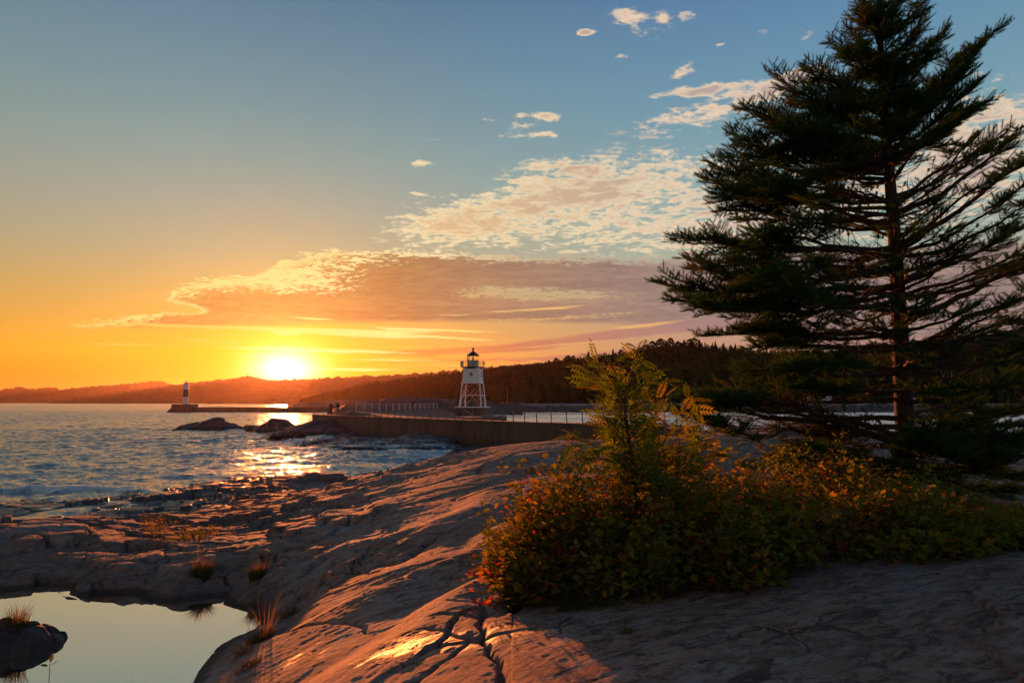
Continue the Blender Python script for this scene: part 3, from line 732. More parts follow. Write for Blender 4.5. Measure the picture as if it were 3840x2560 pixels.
def hill_z(px, s):
    h = np.interp(px, hX, hh); d0 = np.interp(px, hX, hF); d1 = np.interp(px, hX, hD)
    d = d0 + (d1 - d0) * s
    x = (px - 1920) / 2560.0 * d
    z = 1.2 + (h - 1.2) * s
    z = z + fbm(x * .012 + 2, d * .012, 4, 2) * (h - 1.2) * .16 * (1 - np.abs(s * 2 - 1))
    return x, d, z

# shore across the harbour: stone bank, gravel lot, beach
M_rip, t, b = material('shore_stone')
p = geoco(t); n = noise(t, p, .9, 5, .7)
v_ = t.nodes.new('ShaderNodeTexVoronoi'); v_.inputs['Scale'].default_value = .8; t.links.new(p.s, v_.inputs['Vector'])
setin(t, b, 'Base Color', mixc(t, n.ss(.4, .6), (.10, .062, .048), (.045, .032, .026))); setin(t, b, 'Roughness', .9)
bump(t, b, X(t, v_.outputs[0]), 1.0, .6)
M_sand = plain('gravel', (.26, .20, .17), .95, .35, .3)
def strip(name, pts, d0, d1, d2, mat, amp=.5, seed=1, zb=-1.5):
    n = 900; X_ = np.linspace(pts[0][0], pts[-1][0], n); Y_ = np.interp(X_, [q[0] for q in pts], [q[1] for q in pts])
    rows = []
    for s in np.linspace(0, 1, 14):
        d = d0 + (d1 - d0) * s; top_ = np.array([at_d(a_, b_, d1)[2] for a_, b_ in zip(X_, Y_)])
        z = zb + (top_ - zb) * (s ** .7); x = (X_ - 1920) / 2560.0 * d
        z = z + fbm(x * .5, d * .5 + 0 * x, 3, seed) * amp * (s > 0); rows.append(np.stack([x, d + 0 * x, z], -1))
    x = (X_ - 1920) / 2560.0 * d2; rows.append(np.stack([x, d2 + 0 * x, top_ + .1], -1))
    return struct(link(name, mesh(name, np.array(rows).reshape(-1, 3), gridfaces(len(rows), n), smooth=True), mat))
strip('shore', [(1500, 1550), (1700, 1530), (1850, 1522), (2550, 1522), (4400, 1519)], 292, 304, 335, M_rip, .9, 4)
strip('beach', [(1650, 1530), (1800, 1514), (1850, 1512), (2000, 1513), (2700, 1512), (4400, 1513)], 322, 340, 372, M_sand, .15, 6, zb=1.2)
strip('shore', [(1230, 1548), (1290, 1522), (1400, 1502), (1450, 1493), (1560, 1487), (1650, 1492), (1750, 1500), (1850, 1508), (1960, 1516)], 225, 250, 290, M_rip, 1.2, 9)
strip('shore', [(1080, 1517), (1130, 1508), (1300, 1500), (1500, 1497), (1700, 1500)], 560, 620, 700, M_rip, 1.4, 12)
# ================================================================== pier, lighthouses, people
M_conc, t, b = material('weathered_concrete')
p = geoco(t); x_, y_, z_ = sep(t, p)
n = noise(t, comb(t, x_ * 1.0, y_ * 1.0, z_ * .16), .9, 6, .7); n5 = noise(t, p, 6, 4, .6)
cc = mixc(t, n.ss(.35, .7), (.115, .078, .064), (.050, .034, .028))
cc = mixc(t, (z_ + (n5 - .5) * .8).ss(1.1, .1) * .8, cc, (.035, .026, .022))
jf = (y_ * .165).f('FRACT'); cc = mixc(t, jf.ss(0, .012, 1, 0) * .8, cc, (.02, .014, .012))
lv = (z_ * 1.25 + .3).f('FRACT'); cc = mixc(t, lv.ss(0, .05, 1, 0) * .35, cc, (.03, .022, .018))
st2 = noise(t, comb(t, x_ * 2.2, y_ * 2.2, z_ * .06), 1.0, 4, .7); cc = mixc(t, st2.ss(.58, .68) * .5, cc, (.16, .12, .10))
setin(t, b, 'Base Color', cc); setin(t, b, 'Roughness', .9); bump(t, b, n5, .5, .03)
M_conc2 = plain('pale_concrete', (.15, .11, .095), .85, .35, .5, bumps=.3)
M_apron = plain('apron_concrete', (.10, .075, .068), .9, .35, .25)
M_steel = plain('galvanised_steel', (.16, .13, .12), .5, .3, 2, metal=.6)
M_wsteel = plain('white_painted_steel', (.66, .62, .60), .45, .15, 2)
def side(a, b_, w):             # offset to the harbour side
    e = (b_ - a) / np.linalg.norm(b_ - a); return np.array([-e[1], e[0]]) * w
wall = MB(); lines = [W0, W1, W2, W3]
Wth = 1.3
offs = []
for i in range(4):
    a = lines[max(i - 1, 0)]; c_ = lines[min(i + 1, 3)]; offs.append(side(a, c_, Wth))
for i in range(3):
    a, b2 = lines[i], lines[i + 1]
    wall.prism([a, b2, b2 + offs[i + 1], a + offs[i]], -1.5, 2.42)
pier = empty('pier', (float(W0[0]), float(W0[1]), 0))
def put(o, root):               # parent, keeping the place in the world
    o.parent = root; o.matrix_parent_inverse = Matrix.Translation(-root.location) if root.rotation_euler[2] == 0 else root.matrix_basis.inverted(); return o
put(wall.build('sea_wall', M_conc), pier)
cap = MB()
for i in range(3):
    a, b2 = lines[i], lines[i + 1]; k1 = side(a, b2, -.06); u1 = offs[i] * 1.06; u2 = offs[i + 1] * 1.06
    cap.prism([a + k1, b2 + k1, b2 + u2, a + u1], 2.42, 2.52)
put(cap.build('coping', M_conc2), pier)
deck = MB()
# walkway behind the wall to the end of the pier, and the sloping apron
inner = lambda s, w: (W0 + (W1 - W0) * s + side(W0, W1, w))
deck.prism([inner(0, Wth + .0), inner(.62, Wth), inner(.62, 3.6), inner(0.0, 4.2)], -1.5, 2.40)
put(deck.build('walkway', M_conc2), pier)
ap = MB()
pa = [(-22.6, 92.2), (-5.2, 73.4), (-2.6, 100.0), (-10.2, 131.5), (-14.0, 131.5), (-22.3, 95.5)]
ap.prism([np.array(q) for q in pa], -1.5, [1.7, 1.5, 1.6, 1.9, 3.0, 3.0])
put(ap.build('apron', M_apron), pier)
st_ = MB(); st_.prism([(-8.2, 104), (-.9, 104), (-.9, 120), (-8.2, 120)], -1.5, 1.95)
put(MB().prism([(-25.0, 94.9), (-22.6, 92.0), (-22.3, 95.4), (-23.6, 96.8)], -1, [2.45, 2.45, 2.98, 2.98]).build('ramp', M_conc), pier)
put(st_.build('landing', M_conc), pier)
tag(pier, 'long concrete pier wall with sloping apron running out to the white lighthouse', 'pier')

def railing(name, pts, zf, h, n, mat, r, label, wires=(.36, .7, 1.0), zend=None):
    root = empty(name, (float(pts[0][0]), float(pts[0][1]), zf))
    P_ = [np.array(q, float) for q in pts]
    seg = [np.linalg.norm(P_[i + 1] - P_[i]) for i in range(len(P_) - 1)]; L = sum(seg); cum = [0] + list(np.cumsum(seg))
    zend = zf if zend is None else zend
    def pos(s):
        for i in range(len(seg)):
            if s <= cum[i + 1] + 1e-6: return P_[i] + (P_[i + 1] - P_[i]) * ((s - cum[i]) / seg[i])
        return P_[-1]
    pm = MB().bar((0, 0, 0), (0, 0, h), r, r * .85, 6).box((0, 0, .02), (.16, .16, .04))
    me = None; pts3 = []
    for i in range(n):
        s = L * i / (n - 1); q = pos(s); z = zf + (zend - zf) * i / (n - 1); pts3.append((q[0], q[1], z))
        if me is None: o = pm.build('post', mat); me = o
        else: o = me.copy(); C.objects.link(o)
        o.location = (q[0] - root.location.x, q[1] - root.location.y, z - zf); o.parent = root
    pts3 = np.array(pts3)
    for w in wires:
        Pw = (pts3 + np.array([0, 0, h * w * .985]) - np.array(root.location))[None]
        v, f = tubes(Pw, np.full((1, n), .014 if w < .98 else .02), 5)
        link('rail', mesh('rail', v, f), mat, root)
    tag(root, label, 'railing'); return root
k = side(W0, W1, .25)
railing('railing', [W0 + k, W1 + k, W2 + k, W3 + k], 2.52, 1.07, 41, M_steel, .045, 'dark steel post railing along the top of the pier wall')
railing('railing', [(-21.9, 96.5), (-18.0, 112), (-14.2, 130.5)], 3.0, 1.05, 15, M_wsteel, .05, 'white post railing along the back edge of the sloping pier apron')
# end of the pier: stays of the last posts
e0 = W0 + side(W0, W1, .3)
stay = MB().bar((0, 0, 0), (0, 0, 1.2), .05, .045, 6).bar((0, 0, 1.15), (1.55, -.6, 0), .03, n=6).bar((0, 0, 1.0), (-6.5, 1.5, -2.2), .02, n=5)
o = stay.build('stay_post', M_steel); o.location = (e0[0] - .1, e0[1] + 1.2, 2.42); tag(o, 'end post of the pier with slanting stay cables down to the water', 'post')
# bollards on the apron
bm = MB().lathe((0, 0, 0), [(.26, 0), (.17, .06), (.16, .34), (.27, .42), (.27, .5), (.12, .56)], 16)
for i, (px, py, d, lab) in enumerate(((1357, 1541, 99, 'squat iron bollard on the far left of the apron, alone'), (1661, 1533, 127, 'squat iron bollard on the apron, nearer of the two left of the lighthouse'), (1700, 1531, 128.5, 'squat iron bollard on the apron right beside the lighthouse plinth'))):
    o = bm.build('bollard', M_conc2, smooth=True) if i == 0 else bo.copy()
    if i: C.objects.link(o)
    bo = o if i == 0 else bo
    q = at_d(px, py, d); o.location = (q[0], q[1], 2.97 if i else 2.98); tag(o, lab, 'bollard', 'bollards on the pier')
# handrail down to the landing
q0 = at_d(1742, 1537, 116); q1 = at_d(1775, 1557, 112); q2 = at_d(1800, 1559, 112)
v, f = tubes(np.array([[q0, q1, q2]]), np.full((1, 3), .06), 6)
o = link('handrail', mesh('handrail', v, f), plain('pinkish_paint', (.45, .26, .24), .5)); tag(o, 'pale slanting handrail leading down beside the lighthouse plinth', 'handrail')

# ---- the white harbour lighthouse
M_white, t, b = material('white_plating')
p = objco(t); x_, y_, z_ = sep(t, p); n = noise(t, comb(t, x_ * 2, y_ * 2, z_ * .35), 2.2, 6, .7); n7 = noise(t, p, 2.2, 5, .7)
cc = mixc(t, n.ss(.5, .8) * .5, (.70, .70, .72), (.42, .36, .33)); cc = mixc(t, n7.ss(.66, .74) * .8, cc, (.20, .08, .04))
setin(t, b, 'Base Color', cc); setin(t, b, 'Roughness', .5)
M_rust, t, b = material('rusty_white_plating')
n7 = noise(t, objco(t), 3.0, 5, .75); setin(t, b, 'Base Color', mixc(t, n7.ss(.46, .56), (.60, .58, .56), (.16, .07, .035))); setin(t, b, 'Roughness', .7)
M_dark = plain('dark_red_roof', (.05, .018, .014), .5, .4, 2)
M_darksteel = plain('dark_brown_steel', (.06, .035, .03), .55, .3, 2)
M_pane, t, b = material('lantern_glass')
b.inputs['Base Color'].default_value = (1, .97, .92, 1); b.inputs['Roughness'].default_value = .02; b.inputs['Transmission Weight'].default_value = 1.0; b.inputs['IOR'].default_value = 1.02
M_winglass = plain('dull_window', (.10, .055, .045), .25, .2)
lh = empty('lighthouse', (-7.15, 125.0, 3.32), math.radians(-10))
tag(lh, 'white square skeleton lighthouse with dark conical roof at the end of the pier', 'lighthouse')
def LQ(w, z): h = w / 2.0; return [np.array([sx * h, sy * h, z]) for sx, sy in ((-1, -1), (1, -1), (1, 1), (-1, 1))]
MB().box((0, 0, -.85), (5.4, 5.4, 1.7)).build('plinth', M_conc, lh)
MB().box((0, 0, .055), (5.5, 5.5, .11)).build('plinth_slab', M_white, lh)
zb, zm, zt = .11, 4.45, 7.28
cb, cm, ctp = LQ(3.96, zb), LQ(3.22, zm), LQ(2.92, zt)
for i in range(4): MB().bar(cb[i], cm[i] + np.array([0, 0, .05]), .13, .11, 4).box(cb[i] + np.array([0, 0, .04]), (.42, .42, .08)).build('leg', M_white, lh)
mid = LQ(3.60, 2.22)
for i in range(4):
    MB().bar(mid[i], mid[(i + 1) % 4], .085, n=4).build('crossbeam', M_white, lh)
    m = MB(); j = (i + 1) % 4
    m.bar(cb[i] * .99, cm[j] * .99, .035, n=5); m.bar(cb[j] * .99, cm[i] * .99, .035, n=5)
    m.build('brace', plain('pinkish_brace', (.52, .38, .35), .5) if i == 0 else bpy.data.materials['pinkish_brace'], lh)
MB().bar((.9, .4, .1), (-.9, .4, zm), .06, n=6).bar((1.2, .4, .1), (-.6, .4, zm), .06, n=6).build('ladder', M_darksteel, lh)
MB().bar((-1.1, -.9, .11), (-1.05, -.8, zm), .04, n=6).box((-1.2, -1.0, 2.6), (.3, .2, .4)).build('conduit', bpy.data.materials['pinkish_brace'], lh)
bd = MB(); bd.add(np.array(cm + ctp), [(0, 1, 5, 4), (1, 2, 6, 5), (2, 3, 7, 6), (3, 0, 4, 7), (0, 3, 2, 1), (4, 5, 6, 7)]); bd.build('housing', M_white, lh)
bb = MB().box((0, 0, zm + .03), (3.34, 3.34, .16)); bb.build('sill_band', M_white, lh)
w = MB(); yo = -1.555
w.box((.05, yo - .0, 5.95), (.70, .10, .78)); wo_ = w.build('window', M_white, lh); MB().box((.05, yo - .055, 5.95), (.52, .03, .60)).build('pane', M_winglass, wo_); MB().box((.05, yo - .075, 5.85), (.52, .03, .04)).build('glazing_bar', M_white, wo_)
w = MB().box((1.555, .0, 5.9), (.10, .5, .85)); wo_ = w.build('window', M_rust, lh); MB().box((1.61, .0, 5.9), (.03, .36, .66)).build('pane', M_winglass, wo_)
for x in (-.98, .98):
    for y in (-1, 1): MB().box((x, y * 1.62, 6.95), (.2, .34, .3)).box((x, y * 1.56, 6.62), (.26, .2, .14)).build('bracket', M_white, lh)
MB().lathe((0, 0, zt), [(1.45, -.32), (2.2, -.02), (2.27, 0.02), (2.27, .10)], 8, math.pi / 8).build('gallery', M_darksteel, lh)
rl = MB(); hh_ = []
for i in range(8):
    a = math.pi / 8 + i * math.pi / 4; q = np.array([2.2 * math.cos(a), 2.2 * math.sin(a), zt + .1]); hh_.append(q); rl.bar(q, q + np.array([0, 0, 1.0]), .03, n=5)
for i in range(8):
    for z in (.34, .67, 1.0): rl.bar(hh_[i] + np.array([0, 0, z]), hh_[(i + 1) % 8] + np.array([0, 0, z]), .022, n=5)
rl.build('gallery_railing', M_darksteel, lh)
MB().lathe((0, 0, zt + .1), [(1.06, 0), (1.06, 1.08), (1.12, 1.1), (1.12, 1.16)], 8, math.pi / 8).build('parapet', M_rust, lh)
MB().lathe((-1.72, -1.0, zt + .1), [(.19, 0), (.19, .95), (.12, 1.08)], 12).build('fog_signal', M_wsteel, lh)
MB().box((-2.1, -.55, zt + .66), (.22, .22, 1.0)).build('horn', M_darksteel, lh)
MB().box((2.12, -.5, zt + .72), (.2, .22, .6)).build('solar_panel', M_wsteel, lh)
lt = MB()
zl = zt + 1.26
for i in range(8):
    a = math.pi / 8 + i * math.pi / 4; q = np.array([1.04 * math.cos(a), 1.04 * math.sin(a), zl]); lt.bar(q, q + np.array([0, 0, .92]), .035, n=5)
lt.lathe((0, 0, zl), [(1.06, 0), (1.06, .04)], 8, math.pi / 8).lathe((0, 0, zl + .86), [(1.06, 0), (1.06, .06)], 8, math.pi / 8)
ln_ = lt.build('lantern_frame', M_darksteel, lh)
gl = MB()
for i in range(8):
    a = math.pi / 8 + i * math.pi / 4; a2 = a + math.pi / 4
    q = [np.array([1.0 * math.cos(w_), 1.0 * math.sin(w_), zl + z]) for w_, z in ((a, .04), (a2, .04), (a2, .86), (a, .86))]; gl.add(np.array(q), [(0, 1, 2, 3)])
gl.build('glazing', M_pane, ln_)
MB().lathe((0, 0, zl - .1), [(.06, 0), (.06, .35), (.16, .38), (.18, .50), (.14, .62), (.2, .66)], 12).build('lamp', M_darksteel, lh)
rf = MB().lathe((0, 0, zl + .92), [(1.20, -.02), (1.22, .03), (.95, .22), (.55, .52), (.26, .76), (.14, .86), (.11, 1.0)], 16).build('roof', M_dark, lh)
MB().lathe((0, 0, zl + 1.9), [(.10, 0), (.19, .1), (.23, .22), (.19, .34), (.08, .44), (.05, .5)], 14).build('ball_vent', M_dark, rf)
MB().bar((0, 0, zl + 2.38), (0, 0, zl + 2.8), .02, .008, 5).build('lightning_rod', M_darksteel, rf)

# ---- outer breakwater and its light
ob = empty('breakwater', (-148.0, 300.0, 0)); tag(ob, 'long low concrete breakwater wall behind the pier with a raised block at its left end', 'breakwater')
m = MB(); m.prism([(-10.4, 300), (-61, 300), (-140, 300), (-140, 304), (-61, 304), (-10, 304)], -2, 2.2); put(m.build('wall', M_conc), ob)
m = MB(); m.prism([(-148.6, 299), (-140, 299), (-140, 306), (-148.6, 306)], -2, 3.5); put(m.build('head_block', M_conc), ob)
m = MB(); m.add([(-152.5, 299.2, -1.5), (-148.5, 299.2, -1.5), (-148.5, 305, -1.5), (-152.5, 305, -1.5), (-148.7, 299.4, 2.1), (-148.5, 299.2, 2.1), (-148.5, 305, 2.1), (-148.7, 305, 2.1)], [(0, 3, 2, 1), (4, 5, 6, 7), (0, 1, 5, 4), (1, 2, 6, 5), (2, 3, 7, 6), (3, 0, 4, 7)]); put(m.build('toe', M_conc), ob)
bt = empty('beacon_tower', (-144.0, 302.3, 3.5)); tag(bt, 'white round beacon tower with a broad green band on the outer breakwater', 'beacon')
M_green = plain('green_paint', (.030, .085, .020), .5, .2)
MB().lathe((0, 0, 0), [(1.22, 0), (1.22, .1), (1.18, .1), (1.14, 3.2)], 28).build('lower_shaft', M_wsteel, bt, True)
MB().lathe((0, 0, 3.2), [(1.145, 0), (1.10, 3.2)], 28).build('green_band', M_green, bt, True)
MB().lathe((0, 0, 6.4), [(1.10, 0), (1.06, 2.6)], 28).build('upper_shaft', M_wsteel, bt, True)
tp = MB().lathe((0, 0, 9.0), [(1.2, 0), (1.2, .12)], 24)
for i in range(8):
    a = i * math.pi / 4; tp.bar((1.1 * math.cos(a), 1.1 * math.sin(a), 9.1), (1.1 * math.cos(a), 1.1 * math.sin(a), 9.75), .03, n=5); a2 = a + math.pi / 4
    tp.bar((1.1 * math.cos(a), 1.1 * math.sin(a), 9.75), (1.1 * math.cos(a2), 1.1 * math.sin(a2), 9.75), .035, n=5)
tp.lathe((0, 0, 9.1), [(.6, 0), (.6, .55)], 12); tp.build('gallery', M_rust, bt)
MB().lathe((0, 0, 9.65), [(.12, 0), (.12, .35), (.22, .4), (.22, .75), (.05, .95)], 12).build('lamp', M_darksteel, bt); MB().bar((-.9, 0, 9.1), (-.9, 0, 10.6), .06, n=5).build('antenna', M_darksteel, bt)

# ---- people
def skinned(name, pts, edges, radii, mat, parent, sub=1):
    me = bpy.data.meshes.new(name); me.from_pydata(pts, edges, []); o = link(name, me, mat, parent)
    md = o.modifiers.new('skin', 'SKIN'); md.use_smooth_shade = True
    for i, r_ in enumerate(radii): me.skin_vertices[0].data[i].radius = (r_, r_) if not isinstance(r_, tuple) else r_
    me.skin_vertices[0].data[0].use_root = True
    sb = o.modifiers.new('sub', 'SUBSURF'); sb.levels = sub; sb.render_levels = sub
    return o
M_skin = plain('skin', (.42, .24, .17), .6, .1)
def person(loc, rz, coat, legs, hair, label, arms, stance=.13, hood=False):
    root = empty('person', loc, rz); tag(root, label, 'person')
    # body: pelvis spine neck head, arms with hands, legs with feet
    pts = [(0, 0, .93), (0, 0, 1.12), (0, .01, 1.32), (0, .01, 1.44), (0, 0, 1.50), (0, -.015, 1.60), (0, -.01, 1.68),
           (-.19, .0, 1.41), (.19, .0, 1.41), (-.10, 0, .90), (.10, 0, .90), (-stance, .0, .50), (stance, .0, .50), (-stance - .01, .01, .10), (stance + .01, .01, .10), (-stance - .02, -.15, .04), (stance + .02, -.15, .04)]
    ed = [(0, 1), (1, 2), (2, 3), (3, 4), (4, 5), (5, 6), (3, 7), (3, 8), (0, 9), (0, 10), (9, 11), (10, 12), (11, 13), (12, 14), (13, 15), (14, 16)]
    ra = [(.15, .11), (.14, .10), (.16, .11), (.11, .09), .055, .088, .080, .075, .075, .085, .085, .058, .058, .042, .042, .035, .035]
    for s, (el_, ha_) in zip((-1, 1), arms):
        i = len(pts); pts += [el_, ha_, tuple(np.array(ha_) + (np.array(ha_) - np.array(el_)) * .28)]; ed += [(7 if s < 0 else 8, i), (i, i + 1), (i + 1, i + 2)]; ra += [.050, .036, .030]
    skinned('body', pts, ed, ra, M_skin, root)
    # coat over torso and arms
    cp = [(0, 0, .84), (0, 0, 1.0), (0, 0, 1.15), (0, .01, 1.33), (0, .01, 1.45), (-.20, 0, 1.41), (.20, 0, 1.41)]
    ce = [(0, 1), (1, 2), (2, 3), (3, 4), (3, 5), (3, 6)]; cr = [(.20, .15), (.19, .145), (.18, .14), (.20, .145), (.10, .09), .09, .09]
    for s, (el_, ha_) in zip((-1, 1), arms):
        i = len(cp); cp += [el_, tuple(np.array(el_) + (np.array(ha_) - np.array(el_)) * .92)]; ce += [(5 if s < 0 else 6, i), (i, i + 1)]; cr += [.070, .052]
    skinned('jacket', cp, ce, cr, coat, root)
    tp_ = [(0, 0, .95), (-.10, 0, .88), (.10, 0, .88), (-stance, 0, .50), (stance, 0, .50), (-stance - .01, .01, .12), (stance + .01, .01, .12)]
    skinned('trousers', tp_, [(0, 1), (0, 2), (1, 3), (2, 4), (3, 5), (4, 6)], [(.16, .12), .10, .10, .075, .075, .058, .058], legs, root)
    hp = [(0, .03, 1.58), (0, .02, 1.66), (0, .0, 1.72)]; skinned('hood' if hood else 'hair', hp, [(0, 1), (1, 2)], [.098, .104, .070] if not hood else [.12, .125, .085], hair, root)
    MB().box((-stance - .02, -.06, .03), (.10, .27, .07)).box((stance + .02, -.06, .03), (.10, .27, .07)).build('shoes', M_darksteel, root)
    return root
M_maroon = plain('maroon_coat', (.10, .028, .024), .9, .3, 6); M_navy = plain('navy_jacket', (.028, .026, .040), .9, .3, 6)
M_jean = plain('jeans', (.06, .06, .09), .9, .2, 6); M_khaki = plain('tan_trousers', (.22, .15, .11), .9, .2, 6)
M_blond = plain('blond_hair', (.42, .28, .16), .8, .3, 9); M_brown = plain('brown_hair', (.12, .07, .04), .8, .3, 9)
rest = (((-.27, .02, 1.14), (-.24, -.08, .92)), ((.27, .02, 1.14), (.24, -.08, .92)))
pock = (((-.30, .05, 1.15), (-.17, -.06, 1.0)), ((.30, .05, 1.15), (.17, -.06, 1.0)))
photo = (((-.24, -.14, 1.22), (-.06, -.30, 1.48)), ((.26, -.12, 1.22), (.08, -.30, 1.48)))
q = at_d(1241, 1553, 96.6); person((q[0], q[1], 2.52), math.pi + .3, M_maroon, M_maroon, M_blond, 'person with light hair and long maroon coat, left of the couple at the pier end', rest, .07, True)
q = at_d(1266, 1553, 96.0); person((q[0], q[1], 2.52), math.pi - .15, M_navy, M_khaki, M_brown, 'person in dark jacket and tan trousers, right of the couple at the pier end', pock, .11)
q = at_d(1547, 1536, 114.5); person((q[0], q[1], 2.98), math.pi + .6, M_navy, M_jean, M_blond, 'person in dark jacket and jeans standing alone on the pier apron holding a camera', photo, .10)
q = at_d(2091, 1517, 342); person((q[0], q[1], 3.1), .4, M_navy, M_navy, M_brown, 'tiny dark person walking alone on the far beach', rest, .16)

# ---- gulls along the outer breakwater
M_gull = plain('gull_feathers', (.30, .28, .27), .8, .4, 8); M_gulld = plain('dark_gull_feathers', (.06, .05, .05), .8, .3)
gp = [(0, .16, .26), (0, .06, .25), (0, -.08, .27), (0, -.14, .35), (0, -.17, .42), (0, -.25, .41), (-.04, .0, .18), (-.04, 0, .02), (.04, 0, .18), (.04, 0, .02)]
gull = empty('seagull', (0, 0, 0))
skinned('body', gp, [(0, 1), (1, 2), (2, 3), (3, 4), (4, 5), (1, 6), (6, 7), (1, 8), (8, 9)], [.035, .085, .085, .05, .052, .015, .03, .012, .03, .012], M_gull, gull)
MB().add([(-.08, .0, .30), (-.05, .34, .24), (-.02, .05, .35), (-.085, .05, .24), (.08, .0, .30), (.05, .34, .24), (.02, .05, .35), (.085, .05, .24)], [(0, 2, 1), (0, 1, 3), (4, 5, 6), (4, 7, 5)]).build('wings', M_gulld, gull)
ORD = 'first second third fourth fifth sixth seventh eighth ninth tenth eleventh twelfth thirteenth fourteenth fifteenth sixteenth seventeenth eighteenth'.split()
rg_ = random.Random(5)
spots = [(728, 2.2), (731, 2.2), (740, 2.2), (747, 2.2), (756, 2.2), (770, 2.2), (782, 2.2), (792, 2.2), (803, 2.2), (818, 2.2), (828, 2.2), (846, 2.2), (853, 2.2), (864, 2.2), (869, 2.2), (880, 2.2), (896, 2.2), (664, 3.5), (714, 3.5), (710, 3.5)]
for i, (px, z) in enumerate(spots):
    if z == 3.5 and px > 730: z = 2.2
    o = gull if i == 0 else copy_tree(gull); d = 300.6 + rg_.random() * 2
    o.location = ((px - 1920) / 2560.0 * d, d, z); o.rotation_euler = (0, 0, rg_.random() * 6.28)
    if z == 3.5: tag(o, {664: 'gull on the block left of the green banded beacon', 714: 'gull on the block right of the green banded beacon, outer one', 710: 'gull on the block right beside the green banded beacon, inner one'}[px], 'seagull', 'gulls on the beacon block')
    else: tag(o, 'tiny dark gull on the low breakwater wall, %s to the right of the beacon block' % ORD[i], 'seagull', 'gulls resting along the breakwater wall')

# ---- boulders and islets
M_wet, t, b = material('wet_dark_rock')
p = geoco(t); x_, y_, z_ = sep(t, p); n = noise(t, p, 1.6, 6, .65); n2_ = noise(t, p, 9, 4, .65)
cc = mixc(t, n.ss(.35, .65), (.075, .036, .029), (.030, .017, .015)); cc = mixc(t, (z_ + (n - .5) * .6).ss(.75, .2), cc, (.022, .014, .013))
fl = (noise(t, comb(t, x_ * .55 + y_ * .3, y_ * 1.0, z_), 1.5, 6, .72, 1.2) + (n2_ - .5) * .3).ss(.545, .60) * attr(t, 'wash')
cc = mixc(t, fl * .7, cc, (.55, .56, .60))
setin(t, b, 'Base Color', cc); setin(t, b, 'Roughness', (z_ + (n - .5) * .5).ss(.2, 1.1, .18, .62)); bump(t, b, n * .7 + n2_ * .3, .8, .12)
def islet(px, py, hw, hd, h, seed, label, name='rock', yaw=0.0, skew=0.0, wash=0.0, cat='rock', pw=.8, rough=.25, n=90, z0=0.0):
    q = at_z(px, py, z0)
    u = np.linspace(-1.15, 1.15, n); U, V_ = np.meshgrid(u, u)
    r = np.sqrt((U + skew * (1 - np.abs(U)) * .5) ** 2 + V_ ** 2) + fbm(U * 1.7 + seed, V_ * 1.7, 3, seed) * .22
    X2 = U * hw; Y2 = V_ * hd; ca_, sa_ = math.cos(yaw), math.sin(yaw)
    e, cid = voro(U * 2.4 + seed * .3, V_ * 2.0 + fbm(U * 3, V_ * 3, 2, seed) * .3, seed)
    z = h * np.clip(1 - r, 0, 1) ** pw * (1 + (cid - .5) * .5) + fbm(X2 * .55, Y2 * .9, 6, seed + 3, .62) * rough * 1.5 * np.clip(1.2 - r, 0, 1) - .10 * (1 - sst(0, .1, e)) * (r < .9)
    z = z - np.clip(r - .93, 0, 1) * 4
    z = np.maximum(z, -1.2)
    V3 = np.stack([X2 * ca_ - Y2 * sa_, X2 * sa_ + Y2 * ca_, z], -1).reshape(-1, 3)
    o = link(name, mesh(name, V3, gridfaces(n, n)[:, ::-1], smooth=True, attrs={'wash': np.full(n * n, wash)}), M_wet)
    o.location = (q[0], q[1], z0); tag(o, label, cat, 'wave washed rocks off the pier'); return o
islet(800, 1611, 5.4, 2.6, 1.75, 3, 'long low islet rock with a humped crest standing alone in the waves', skew=-.3, pw=.62, wash=.0)
islet(720, 1612, 3.2, 1.0, .55, 13, 'low reef sloping off the left end of the humped islet rock', wash=.4, pw=.6)
islet(885, 1608, 3.2, 1.4, .6, 17, 'flat slab awash at the right foot of the humped islet rock', wash=.5, pw=.5)
islet(1232, 1626, 6.4, 5.0, 2.25, 5, 'smooth domed rock under the left end of the pier wall', pw=.55, yaw=-.2, rough=.12)
islet(1265, 1632, 2.0, 1.3, 1.15, 23, 'dark rounded rock in front of the smooth dome by the pier', pw=.5)
islet(1330, 1634, 2.2, 1.2, .65, 29, 'low dark rock between the dome and the foot of the pier wall', pw=.5, wash=.3)
islet(1290, 1668, 5.6, 1.8, .72, 31, 'low wave washed ledge with streaming white water, left of the cascade', wash=1.0, pw=.6)
islet(1490, 1672, 8.6, 4.6, .80, 37, 'broad cascade ledge with white water running off below the pier wall', wash=1.0, pw=.55, rough=.32, n=150)
islet(1690, 1662, 6.6, 4.0, 1.05, 41, 'dark blocky ledge against the pier wall, right of the cascade', wash=.5, pw=.5, n=120)
islet(1720, 1703, 1.3, .8, .5, 43, 'small wet rock in the inlet nearest the big dome, left one', wash=.4)
islet(1755, 1698, 2.0, .8, .42, 47, 'small flat wet rock in the inlet nearest the big dome, right one', wash=.4)
